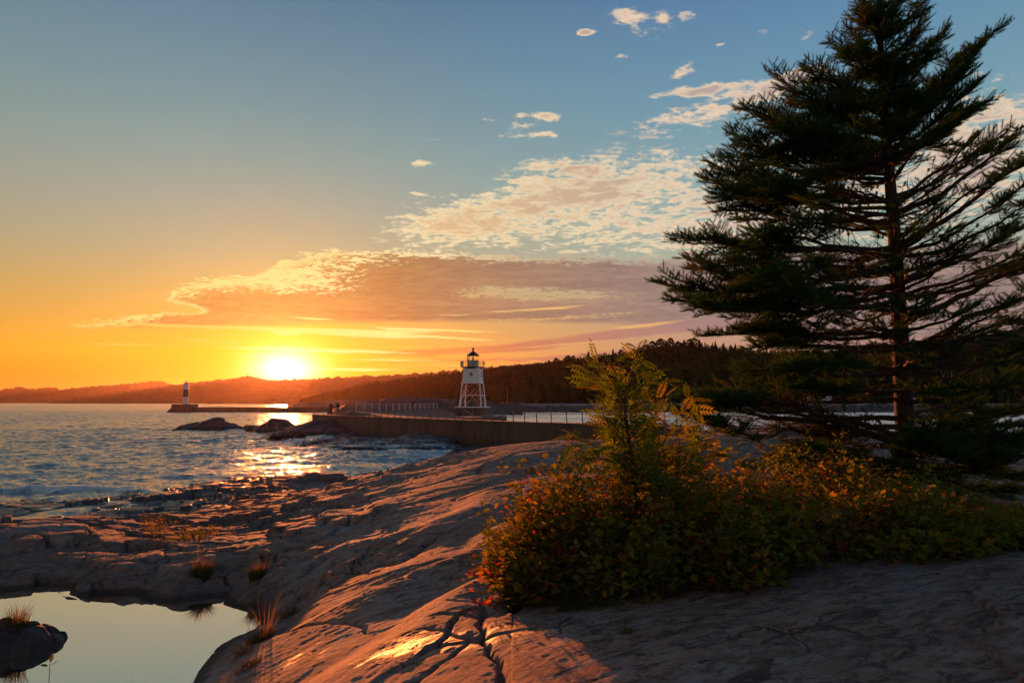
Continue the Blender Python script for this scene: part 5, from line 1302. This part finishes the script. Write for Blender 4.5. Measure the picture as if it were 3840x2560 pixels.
mountain_ash('tall mountain ash with yellow green leaves and red berries, left of the spruce', 2395, 7.4, [
    ([(2370, 1700, 0), (2340, 1540, 0), (2310, 1440, 0), (2290, 1370, 0)], .020), ([(2370, 1700, 0), (2335, 1520, .1), (2360, 1420, .1), (2400, 1340, .1)], .014),
    ([(2375, 1760, 0), (2345, 1560, 0), (2290, 1440, -.1), (2235, 1400, -.1)], .012), ([(2370, 1700, 0), (2330, 1500, 0), (2390, 1440, .1), (2440, 1425, .1)], .011),
    ([(2380, 1740, -.1), (2300, 1600, -.2), (2240, 1560, -.2)], .011), ([(2370, 1720, -.2), (2270, 1690, -.3), (2200, 1650, -.3), (2130, 1640, -.4)], .015), ([(2380, 1760, -.2), (2260, 1720, -.4), (2180, 1720, -.5)], .010),
    ([(2370, 1760, .1), (2355, 1600, .1), (2345, 1540, .2), (2400, 1500, .3)], .012), ([(2390, 1770, .3), (2300, 1790, .2), (2200, 1800, .1)], .010), ([(2340, 1690, .3), (2335, 1580, .4), (2300, 1490, .4)], .010)], 21, 15, .26)
mountain_ash('shorter redder mountain ash with berries, between the tall one and the spruce', 2470, 7.9, [
    ([(2462, 1740, 0), (2450, 1640, 0), (2440, 1560, 0), (2480, 1500, 0)], .017), ([(2462, 1740, 0), (2530, 1640, .1), (2560, 1560, .1), (2545, 1510, .1)], .013),
    ([(2465, 1760, 0), (2560, 1680, .2), (2620, 1640, .2), (2640, 1600, .2)], .013), ([(2465, 1760, 0), (2400, 1680, -.1), (2370, 1620, -.1)], .011), ([(2470, 1780, .1), (2560, 1740, .1), (2650, 1710, .2)], .011),
    ([(2530, 1790, -.1), (2535, 1700, -.1), (2530, 1600, -.1)], .014), ([(2470, 1740, 0), (2500, 1640, -.2), (2500, 1590, -.2)], .011), ([(2480, 1790, .1), (2600, 1760, .1), (2630, 1690, .1)], .010)], 22, 14, .36)

def shrub_geo(plants, r, kinds, size, tint_mu, tint_sd, leaf_n=26, spread=.25, stem_r=.0035):
    """plants: (x, y, height). Returns leaf and stem geometry"""
    P2, R2, LO, LD, LS, LT = [], [], [], [], [], []
    K = 7; tt = np.linspace(0, 1, K)[:, None]
    for (x, y, h, tm) in plants:
        z = 0.0; a = r.random() * 6.28; lean = r.random() * spread
        base = np.array([x, y, 0.0]); tip = np.array([math.cos(a) * lean * h, math.sin(a) * lean * h, h])
        Q = base + tip * tt + np.array([math.cos(a), math.sin(a), 0]) * (tt ** 2) * lean * h * .5 + r.normal(size=(K, 3)) * .01 * tt
        P2.append(Q); R2.append(stem_r * (1.2 - tt[:, 0]))
        n = int(leaf_n * (h / .8) ** .8) + 4
        u = .08 + .92 * np.sort(r.random(n)) ** .8; idx = u * (K - 1); i0 = np.minimum(idx.astype(int), K - 2); fr = (idx - i0)[:, None]
        q = Q[i0] * (1 - fr) + Q[i0 + 1] * fr; b_ = np.arange(n) * 2.4 + r.random() * 6; dirs = np.stack([np.cos(b_), np.sin(b_), .35 + r.normal(size=n) * .3], -1)
        off = (r.random(n) * .13 * (1.15 - u))[:, None]; LO.append(q + dirs * off); LD.append(dirs); LS.append(size * (.6 + .7 * r.random(n)) * (1.15 - .45 * u)); LT.append(np.clip(tm + r.normal(size=n) * tint_sd + (r.random(n) < .05) * .25, 0, 1))
    P2 = np.array(P2); LO = np.concatenate(LO)
    # root them on the rock
    bx = P2[:, 0, 0]; by = P2[:, 0, 1]; gzv = H(bx, by, False) - .02
    P2[:, :, 2] += gzv[:, None]; cnt = [len(a_) for a_ in LD]; LO[:, 2] += np.repeat(gzv, cnt)
    return P2, np.array(R2), LO, np.concatenate(LD), np.concatenate(LS), np.concatenate(LT)
# ---- the thicket: footprint given by its front edge and the skyline of its tops
fx_ = np.array([1850, 1900, 2000, 2100, 2300, 2500, 2800, 3080, 3250, 3400, 3600, 3840, 4200]); fy_ = np.array([2190, 2245, 2285, 2275, 2270, 2250, 2225, 2185, 2150, 2120, 2100, 2075, 2060])
txp = np.array([1850, 1900, 1960, 2050, 2150, 2300, 2500, 2700, 2850, 3000, 3150, 3300, 3450, 3600, 3840, 4200]); typ = np.array([2080, 1980, 1880, 1835, 1780, 1735, 1715, 1710, 1710, 1700, 1730, 1800, 1780, 1830, 1870, 1890])
_fd = np.array([hit(a_, b_)[1] for a_, b_ in zip(fx_, fy_)])
r = np.random.default_rng(77)
groups = {'low': [], 'mid': [], 'tall': []}
def top_height(px, y, x):       # height that just reaches the skyline at that pixel column
    py = np.interp(px, txp, typ); return at_d(px, py, y)[2]
spec = [('lobed', .092, .42, .40, 16), ('lance', .090, .50, .28, 30), ('small', .052, .60, .20, 34), ('lance', .065, .42, .25, 30), ('small', .040, .78, .16, 26), ('lance', .11, .34, .35, 20)]
groups = {k: [] for k in range(len(spec))}
nc = 235
cpx = r.uniform(1860, 4120, nc); cu2 = r.random(nc)
for c in range(nc):
    px0, u0 = cpx[c], cu2[c]
    dep = np.interp(px0, [1850, 1950, 2100, 2500, 3300, 4150], [.3, 1.0, 2.2, 3.1, 3.3, 2.6])
    y0 = np.interp(px0, fx_, _fd) + .12 + u0 * dep; x0 = (px0 - 1920) / 2560.0 * y0
    if abs(x0 - TX) < .35 and abs(y0 - TY) < .5: continue
    k = 0 if u0 < .22 and r.random() < .8 else int(r.choice([0, 1, 2, 3, 4, 5], p=[.14, .24, .2, .2, .1, .12]))
    tall = r.random(); g0 = float(H(np.array([x0]), np.array([y0]), False)[0])
    hmax = top_height(px0, y0, x0) - g0
    hc = hmax * (.58 + .78 * tall ** 1.6) * (.40 + .60 * min(1, u0 * 2.4 + .15)); hc = float(np.clip(hc, .14, 1.5))
    if px0 < 2150: hc *= .9 + .25 * r.random()
    if px0 > 3500: hc *= .62 + .3 * r.random()
    warm = np.interp(px0, [1850, 2050, 2400, 2700, 3100, 4000], [.54, .50, .46, .47, .42, .42]) + r.normal() * .12 + (spec[k][2] - .48) * .55
    ns = int(r.integers(9, 20)); sp = .13 + .16 * r.random()
    for q in range(ns):
        a_ = r.random() * 6.28; rr = sp * np.sqrt(r.random()) * 1.2
        groups[k].append((x0 + math.cos(a_) * rr * 1.3, y0 + math.sin(a_) * rr, hc * (.55 + .5 * r.random()), float(np.clip(warm + r.normal() * .09, 0, .92))))
under = []
stems_ = []
for k, (kind, size, _w, sp, ln_) in enumerate(spec):
    P2, R2, LO, LD, LS, LT = shrub_geo(groups[k], r, kind, size, .4, .10, ln_, sp)
    if k == 0: LT = np.clip(LT + r.normal(size=len(LT)) * .1, 0, 1)
    under.append(leaves(kind, LO, LD, LS, LT, r, .6)); stems_.append(tubes(P2, R2, 4))
v, f, tt = join(under); und = link('undergrowth', mesh('undergrowth', v, f, attrs={'tint': tt}), M_shrub)
tag(und, 'dense autumn undergrowth of green and orange leaves below the mountain ash and spruce', 'undergrowth', kind='stuff')
v, f, _ = join(stems_); us_ = link('undergrowth', mesh('undergrowth_stems', v, f), M_twig); tag(us_, 'brown stems inside the dense autumn undergrowth', 'stems', kind='stuff')

# fallen leaves along its foot
lx = r.uniform(1880, 3900, 420); ly = np.interp(lx, fx_, fy_) + np.abs(r.normal(size=420)) * 16 - 8
lp = np.array([hit(a_, b_) for a_, b_ in zip(lx[:260], ly[:260])]); lp[:, 2] = H(lp[:, 0], lp[:, 1]) + .012
v, f, tt = leaves('lance', lp, r.normal(size=(260, 3)) * np.array([1, 1, .08]), r.uniform(.03, .06, 260), np.clip(r.normal(.75, .15, 260), 0, 1), r, .15)
o = link('leaf_litter', mesh('leaf_litter', v, f, attrs={'tint': tt}), M_shrub); tag(o, 'scattered fallen leaves on the rock along the foot of the thicket', 'fallen leaves', kind='stuff')
# ---- plants that stand out of it
def plant(name, label, cat, px, py_top, d, n, kind, size, tint, group=None, spread=.3, leaf_n=30, foot=.15, seed=1, plume=False, sd=.12, mat=None):
    r = np.random.default_rng(seed); x0 = (px - 1920) / 2560.0 * d; g = gz1(x0, d); h = max(.12, at_d(px, py_top, d)[2] - g)
    root = empty(name, (x0, d, g)); tag(root, label, cat, group)
    pl = [(x0 + r.normal() * foot, d + r.normal() * foot, h * (.7 + .3 * r.random() if k else 1.0), tint) for k in range(n)]
    P2, R2, LO, LD, LS, LT = shrub_geo(pl, r, kind, size, tint, sd, leaf_n, spread)
    v, f = tubes(P2, R2, 5); put(link('stems', mesh('stems', v, f), M_twig), root)
    v, f, tt = leaves(kind, LO, LD, LS, LT, r, .5); put(link('foliage', mesh('foliage', v, f, attrs={'tint': tt}), mat or M_shrub), root)
    if plume:
        pv_, pf_, k0 = [], [], 0
        O2 = []; D2 = []
        for Q in P2:
            tipp = Q[-1]
            for k in range(90):
                u = r.random(); a = r.random() * 6.28; rad = .035 * (1 - u) + .008; O2.append(tipp + np.array([math.cos(a) * rad, math.sin(a) * rad, -.02 - .16 * (1 - u)])); D2.append([math.cos(a), math.sin(a), .6])
        v, f, tt = leaves('small', O2, D2, np.full(len(O2), .016), np.ones(len(O2)), r, 1.0); put(link('seed_heads', mesh('seed_heads', v, f), M_seed), root)
    return root
plant('red_leaved_shrub', 'low red leaved sprig poking out at the left tip of the thicket', 'shrub', 1835, 2070, 7.15, 5, 'lance', .07, .85, seed=2, spread=.5, foot=.10, leaf_n=18)
plant('goldenrod', 'tall thin dry stalk rising alone at the left of the thicket', 'wild flower', 2010, 1720, 7.7, 1, 'small', .03, .8, seed=3, leaf_n=10, plume=True, spread=.05, group='dry flower stalks in the thicket')
for i, (px, py, d, lab) in enumerate(((1975, 1870, 7.5, 'brown seed stalks leaning at the left shoulder of the thicket'), (2060, 1850, 7.9, 'brown seed stalks left of the tall mountain ash'), (2160, 1790, 8.0, 'brown plumed stalks just left of the tall mountain ash'), (2640, 1760, 8.4, 'brown plumed stalks below the shorter mountain ash'),
                                      (3020, 1670, 8.2, 'tall plumed stalks in front of the low spruce bough, left clump'), (3140, 1700, 8.3, 'tall plumed stalks in front of the low spruce bough, right clump'), (2880, 1740, 8.5, 'brown plumed stalks between the mountain ash and the low spruce bough'))):
    plant('goldenrod', lab, 'wild flower', px, py, d, 4, 'small', .05, .62, seed=10 + i, leaf_n=24, plume=True, spread=.14, foot=.12, group='dry flower stalks in the thicket')
plant('yellow_shrub', 'bright yellow green leafy shrub just left of the spruce trunk foot', 'shrub', 3245, 1855, 8.3, 6, 'lance', .07, .42, seed=31, leaf_n=26, foot=.10, mat=M_ash)
plant('sapling', 'young leafy sapling with orange tip leaves at the far right edge', 'sapling', 3790, 1890, 7.2, 3, 'lance', .07, .5, seed=32, leaf_n=22, foot=.05)
plant('shrub', 'bushy orange leaved shrub in the cleft left of the gap with shining water', 'shrub', 605, 1935, 16.3, 26, 'small', .06, .58, seed=33, leaf_n=26, foot=.22, spread=.4, group='small shrubs in the rock clefts')
plant('shrub', 'bushy yellow green shrub in the rock hollow right of the shining gap', 'shrub', 750, 1962, 15.0, 46, 'small', .055, .48, seed=34, leaf_n=30, foot=.30, spread=.45, group='small shrubs in the rock clefts')
plant('shrub', 'yellow green shrub, left low end of the one in the rock hollow', 'shrub', 690, 1990, 14.8, 20, 'small', .05, .46, seed=35, leaf_n=24, foot=.22, spread=.45, group='small shrubs in the rock clefts')
plant('shrub', 'small rounded green shrub on the far crest against the bright harbour', 'shrub', 2925, 1562, 28.5, 16, 'lance', .16, .25, seed=36, leaf_n=26, foot=.28, spread=.45, group='small shrubs on the far crest')
plant('shrub', 'low sprawling leafy shrub on the crest left of the rounded green one', 'shrub', 2870, 1588, 28.5, 8, 'lance', .12, .35, seed=37, leaf_n=16, foot=.4, spread=.5, group='small shrubs on the far crest')
plant('shrub', 'long row of low twiggy growth on the far crest below the spruce bough', 'shrub', 3130, 1592, 28.5, 22, 'lance', .12, .45, seed=38, leaf_n=14, foot=1.2, spread=.5, group='small shrubs on the far crest')
plant('shrub', 'reddish twiggy shrub on the crest at the landward end of the pier', 'shrub', 2700, 1590, 31, 16, 'small', .10, .70, seed=39, leaf_n=20, foot=.5, spread=.5, group='small shrubs on the far crest')
# fallen grey lichened branch in the thicket
q0 = at_d(3040, 1975, 6.9); q1 = at_d(3110, 1915, 6.95); q2 = at_d(3230, 1935, 7.0)
bt_ = np.linspace(0, 1, 9)[:, None]; Pm = (1 - bt_) ** 2 * q0 + 2 * bt_ * (1 - bt_) * (q1 + np.array([0, 0, .05])) + bt_ ** 2 * q2
PP = [Pm]; RR_ = [np.linspace(.009, .004, 9)]
for k in range(14):
    i = rng.integers(3, 8); PP.append(Pm[i] + (rng.normal(size=3) * np.array([.12, .05, .06]))[None] * bt_ ** .9); RR_.append(np.linspace(.004, .0015, 9))
v, f = tubes(np.array(PP), np.array(RR_), 5); o = link('fallen_branch', mesh('fallen_branch', v, f), plain('grey_lichen_bark', (.30, .28, .25), .95, .4, 40)); tag(o, 'grey lichen covered dead branch arching in the dark thicket', 'branch')

# ---- grass clumps
def grass(label, px, py, n, ln, rad, tint, seed, seeds=False, name='grass_tuft', group='grass tufts on the rock', at=None, lean=.5):
    r = np.random.default_rng(seed); c = np.array(at) if at is not None else hit(px, py)
    a = r.random(n) * 6.28; rr = np.sqrt(r.random(n)) * rad; bx = c[0] + np.cos(a) * rr; by = c[1] + np.sin(a) * rr
    bz = np.full(n, c[2]) if at is not None else H(bx, by, False) - .01
    K = 5; t_ = np.linspace(0, 1, K)[None, :, None]; l_ = ln * (.45 + .65 * r.random(n)); out = np.stack([np.cos(a) + r.normal(size=n) * .4, np.sin(a) + r.normal(size=n) * .4, np.zeros(n)], -1) * (lean * (.3 + r.random(n)))[:, None]
    P_ = np.stack([bx, by, bz], -1)[:, None, :] + l_[:, None, None] * (t_ * np.array([0, 0, 1.0]) + (t_ ** 1.8) * out[:, None, :]); P_[:, :, 2] -= (l_[:, None] * (t_[0, :, 0] ** 3)[None] * np.linalg.norm(out, axis=1)[:, None] * .45)
    sdv = np.stack([-np.sin(a + r.normal(size=n)), np.cos(a), np.zeros(n)], -1)[:, None, :]; wdt = (.0028 * (1 - t_ * .9)) * (1 + c[1] * .04)
    Lf = P_ - sdv * wdt; Rt = P_ + sdv * wdt; V_ = np.stack([Lf, Rt], 2).reshape(-1, 3)
    b0 = (np.arange(n) * K * 2)[:, None] + (np.arange(K - 1) * 2)[None]; F_ = np.stack([b0, b0 + 1, b0 + 3, b0 + 2], -1).reshape(-1, 4)
    root = empty(name, tuple(c)); tag(root, label, 'grass', group)
    put(link('blades', mesh('blades', V_, F_, attrs={'tint': np.repeat(np.clip(r.normal(tint, .2, n), 0, 1), K * 2)}), M_grass), root)
    if seeds:
        O2, D2 = [], []
        for i in range(0, n, 2):
            for k in range(16):
                u = .72 + .28 * r.random(); j = min(int(u * (K - 1)), K - 2); q = P_[i, j] + (P_[i, j + 1] - P_[i, j]) * (u * (K - 1) - j); O2.append(q + r.normal(size=3) * .008); D2.append(r.normal(size=3) + np.array([0, 0, .5]))
        v, f, tt = leaves('small', O2, D2, np.full(len(O2), .013), np.ones(len(O2)), r, 1.0); put(link('seed_heads', mesh('seed_heads', v, f), M_seed), root)
    return root
grass('full rounded grass tuft above the far side of the pool', 760, 2160, 420, .34, .14, .45, 1)
grass('darker grass tuft above the pool corner, right of the full rounded one', 965, 2165, 360, .30, .13, .35, 2)
grass('grass tuft on the rock right of the pool, below the seed head stalks', 975, 2400, 380, .16, .16, .35, 3)
grass('short grass patch low on the rock at the pool edge, near the bottom', 930, 2500, 260, .09, .14, .3, 4)
grass('sparse tall stalks with reddish seed heads leaning over the pool', 1000, 2385, 34, .62, .10, .8, 5, seeds=True, lean=.55)
grass('thin seed stalks at the pool corner', 960, 2270, 22, .40, .08, .8, 6, seeds=True, lean=.35)
grass('small dry clump with brown heads on the slope right of the pool', 1080, 2310, 120, .14, .10, .7, 7, seeds=True)
grass('dry clump with brown heads near the bottom left of the red rock', 905, 2455, 60, .16, .08, .7, 8, seeds=True)
grass('long fine grass spilling out under the left end of the thicket', 1985, 2240, 900, .30, .30, .22, 9, lean=.75)
grass('second fan of fine grass under the thicket, right of the first', 2190, 2275, 400, .20, .25, .15, 10, lean=.7)
grass('green moss and grass in the joint that leads up to the thicket', 1900, 2290, 260, .05, .14, .2, 11, lean=.8)
grass('tiny grass tuft growing in the curved crack of the near slab', 2345, 2368, 90, .05, .05, .3, 12)
grass('small orange grass patch on the low red rock', 1120, 1852, 160, .10, .22, .75, 13)
grass('grass patch beside the loose blocks on the far crest', 2810, 1762, 200, .16, .35, .6, 14)
q = (PR[0] + .12, PR[1] + .0, 1.0 + .28)
grass('fine grass tuft growing on top of the rock in the pool', 0, 0, 170, .30, .13, .4, 15, at=q, lean=.45)
grass('green moss cushion on the side of the rock in the pool', 0, 0, 200, .07, .12, .1, 16, at=(PR[0] - .1, PR[1] - .3, 1.18), lean=.6)
# water plant at the bottom edge and a floating leaf
wp = at_z(185, 2530, 1.0)
lf = leaves('lance', [wp + np.array([-.02, 0, .10]), wp + np.array([.0, 0, .14]), wp + np.array([.02, 0, .11])], [(-.9, .1, .15), (.15, .1, .9), (.6, 0, .5)], np.array([.11, .11, .10]), np.array([.0, .0, .0]), rng, .3)
v, f = tubes(np.array([[wp + np.array([0, 0, -.1]), wp + np.array([.0, 0, .02]), wp + np.array([0, 0, .13])]]), np.full((1, 3), .004), 5)
wpl = empty('water_plant', tuple(wp)); tag(wpl, 'small sprig with three round leaves rising from the pool at the bottom edge', 'water plant')
put(link('stem', mesh('stem', v, f), M_twig), wpl); put(link('foliage', mesh('foliage', lf[0], lf[1], attrs={'tint': lf[2]}), M_shrub), wpl)
wp = at_z(207, 2430, 1.004); lf = leaves('lance', [wp], [(1, .1, 0)], np.array([.075]), np.array([.5]), rng, .05); o = link('floating_leaf', mesh('floating_leaf', lf[0], lf[1], attrs={'tint': lf[2]}), M_shrub); tag(o, 'single dark leaf floating on the pool beside the rock', 'leaf')
# ================================================================== woods across the harbour
rf_ = np.random.default_rng(9)
def conifer_t(tiers, per, seed):
    r = np.random.default_rng(seed); V, F = [], []
    for k in range(tiers):
        z = .10 + .86 * k / tiers; rad = .17 * (1 - k / tiers) ** .8 + .015
        for j in range(per):
            a = 6.28 * (j + r.random()) / per; rr = rad * (.65 + .6 * r.random()); w = .075 * (1 - .5 * k / tiers); c, s = math.cos(a), math.sin(a); i = len(V)
            V += [(0, 0, z + .07), (c * rr - s * w, s * rr + c * w, z - .02 * r.random()), (c * rr * 1.1, s * rr * 1.1, z - .035), (c * rr + s * w, s * rr - c * w, z - .02 * r.random())]; F += [(i, i + 1, i + 2), (i, i + 2, i + 3)]
    i = len(V); V += [(-.012, 0, .85), (.012, 0, .85), (0, 0, 1.0), (-.014, 0, 0), (.014, 0, 0), (0, 0, .6)]; F += [(i, i + 1, i + 2), (i + 3, i + 4, i + 5)]
    return np.array(V), np.array(F)
def decid_t(n, seed, wide=.27, lo=.2):
    r = np.random.default_rng(seed); V, F = [], []
    for k in range(n):
        z = r.random(); rad = wide * math.sin(math.pi * min(1, (z * .85 + .15))) ** .6; a = r.random() * 6.28; rr = rad * r.random() ** .4
        c = np.array([math.cos(a) * rr, math.sin(a) * rr, lo + z * (1 - lo)]); u = r.normal(size=3); u /= np.linalg.norm(u); w = np.cross(u, r.normal(size=3)); w /= np.linalg.norm(w); s = .055 * (.6 + .8 * r.random()); i = len(V)
        V += [c - u * s, c + w * s, c + u * s, c - w * s]; F += [(i, i + 1, i + 2), (i, i + 2, i + 3)]
    i = len(V); V += [(-.02, 0, 0), (.02, 0, 0), (0, 0, .7)]; F.append((i, i + 1, i + 2))
    return np.array(V), np.array(F)
CT_ = [conifer_t(9, 7, s) for s in range(3)]; DT_ = [decid_t(60, s) for s in range(3)]
M_wood = leafmat('woodland', [(0, (.012, .024, .016)), (.3, (.018, .034, .018)), (.5, (.036, .058, .024)), (.7, (.070, .066, .026)), (1, (.10, .048, .022))], .03)
def stand(pos, hts, con, tint, r):
    parts = []
    for k in range(3):
        for isc in (0, 1):
            m = (con == isc) & (np.arange(len(pos)) % 3 == k)
            if not m.any(): continue
            TVv, TFf = (CT_ if isc else DT_)[k]; n = m.sum(); a = r.random(n) * 6.28; A = np.stack([np.cos(a), np.sin(a), a * 0], -1); B = np.stack([-np.sin(a), np.cos(a), a * 0], -1); Cc = np.tile([0, 0, 1.0], (n, 1))
            v, f = inst(TVv, TFf, pos[m], A * (1 if isc else 1.15), B, Cc, hts[m]); parts.append((v, f, np.repeat(tint[m], len(TVv))))
    return join(parts)
N = 11500
px = rf_.uniform(1125, 4000, N); s = rf_.random(N) ** .8
px[:1800] = rf_.uniform(1125, 1900, 1800)
x, d, z = hill_z(px, s)
mixn = fbm(x * .012, d * .012, 3, 31) + rf_.normal(size=N) * .25
con = (mixn > (-.05 + .30 * ((s > .08) & (s < .8) & (px > 2250)))).astype(int); con[px < 1750] = (rf_.random((px < 1750).sum()) < .8)
ht = np.where(con == 1, 11.5, 9.5) * (.6 + .6 * rf_.random(N)) * np.where(px < 1700, .85, 1.0) * np.interp(px, [1120, 1300], [.45, 1.0])
ti = np.where(con == 1, np.clip(rf_.normal(.10, .08, N), 0, .3), np.clip(rf_.normal(.52, .17, N) + .25 * fbm(x * .02, d * .02, 2, 8), .25, 1))
v, f, tt = stand(np.stack([x, d, z - .4], -1), ht, con, ti, rf_)
fo_ = link('forest', mesh('forest', v, f, attrs={'tint': tt}), M_wood); tag(fo_, 'mixed spruce and autumn birch forest covering the hillside across the harbour', 'forest', kind='stuff')
# single trees: dark pines on the skyline
def far_tree(name, px, py_top, d, zg, con, tint, label, group, seed, wide=1.0):
    h = at_d(px, py_top, d)[2] - zg
    root = empty(name, ((px - 1920) / 2560.0 * d, d, zg)); tag(root, label, 'tree', group)
    if con == 1: TVv, TFf = conifer_t(15, 11, seed)
    else: TVv, TFf = decid_t(420, seed, .30 if con == 0 else .24, .14 if con == 0 else .38); TVv = TVv * np.array([1, 1, 1]); 
    if con != 1:
        # smaller leaf clumps at this size
        c = TVv[:-3].reshape(-1, 4, 3); m_ = c.mean(1, keepdims=True); TVv = np.concatenate([(m_ + (c - m_) * .62).reshape(-1, 3), TVv[-3:]])
    rr = np.random.default_rng(seed); V_ = TVv * h; V_[:, 0] *= wide; V_[:, 1] *= wide
    link('crown', mesh('crown', V_, TFf, attrs={'tint': np.repeat(np.clip(rr.normal(tint, .06, (len(V_) + 3) // 4 + 1), 0, 1), 4)[:len(V_)]}), M_wood, root)
    MB().bar((0, 0, -.5), (0, 0, h * .8), h * .022, h * .006, 6).build('trunk', M_bark, root)
    return root
k = 0
SK = ((2378, 1312, 1.3, 2), (2400, 1306, 1.2, 2), (2424, 1296, 1.6, 2), (2448, 1284, 1.4, 2), (2480, 1275, 1.7, 2), (2502, 1288, 1.2, 2), (2516, 1272, 1.2, 2), (2545, 1284, 1.3, 2), (2568, 1275, 1.2, 1), (2590, 1276, 1.5, 2), (2606, 1272, 1.5, 2), (2626, 1274, .9, 1), (2685, 1279, .7, 1),
                      (2560, 1290, 1.3, 2), (2760, 1290, .9, 1), (2745, 1298, .9, 1), (2207, 1318, 1.1, 1), (2300, 1310, .9, 1), (2330, 1315, 1.3, 2), (2130, 1336, 1.3, 2), (2150, 1338, 1.2, 2), (2085, 1346, 1.2, 2), (1876, 1372, 1.3, 1), (1842, 1374, 1.1, 1), (1725, 1398, 1.1, 1), (1680, 1403, 1.2, 1))
def sky_label(px, c):
    r_ = sorted(q[0] for q in SK if (q[3] == 2) == (c == 2)); return ('%s bushy dark pine from the left on the skyline of the wooded hill' if c == 2 else '%s slim dark spruce from the left on the skyline of the wooded hill') % ORD[r_.index(px)]
for px, py, wd, c in SK:
    x_, d_, z_ = hill_z(np.array([float(px)]), np.array([.97])); k += 1
    far_tree('pine_tree' if c == 2 else 'spruce_tree', px, py - 5, float(d_[0]), float(z_[0]) - .5, c, .08, sky_label(px, c), 'skyline pines' if c == 2 else 'skyline spruces', 100 + k, wd)
for i, (px, py, tn, wd, lab) in enumerate(((1878, 1475, .60, 1.0, 'rounded orange tree on the shore just right of the lighthouse'), (1930, 1470, .52, 1.0, 'rounded tree behind the red and white marker pole'), (1975, 1432, .58, .9, 'tallest golden tree on the far shore'), (2010, 1450, .62, 1.0, 'broad orange tree right of the tallest golden one'), (2060, 1455, .55, 1.0, 'orange topped tree above the lone walker'),
                                          (2100, 1470, .42, 1.2, 'dull green bushy tree right of the lone walker'), (2155, 1480, .38, 1.2, 'dark green rounded tree left of the tall mountain ash'), (1832, 1478, .15, 1.2, 'dark spruce close behind the lighthouse legs'), (1690, 1455, .12, 1.3, 'big dark spruce left of the lighthouse'), (1640, 1470, .12, 1.2, 'dark spruce farther left of the lighthouse'), (1610, 1480, .45, 1.6, 'low green bush tree on the point left of the lighthouse'))):
    d = 352 - i * 1.0; far_tree('shore_tree', px, py, d, 3.4, 1 if tn < .2 else 0, tn, lab, 'trees along the far shore', 200 + i, wd)
# ================================================================== haze
hz = MB().box((0, 5500, 112.0), (16000, 17000, 232.0))
M_haze = bpy.data.materials.new('haze'); M_haze.use_nodes = True
t = M_haze.node_tree; t.nodes.clear()
pv = t.nodes.new('ShaderNodeVolumePrincipled'); pv.inputs['Density'].default_value = 0.000011
pv.inputs['Color'].default_value = (.92, .60, .46, 1); pv.inputs['Anisotropy'].default_value = .80
ou = t.nodes.new('ShaderNodeOutputMaterial'); t.links.new(pv.outputs[0], ou.inputs['Volume'])
haze = hz.build('haze', M_haze); haze['kind'] = 'stuff'; haze['label'] = 'warm evening haze over the lake and the far hills'; haze['category'] = 'haze'
haze.visible_shadow = True
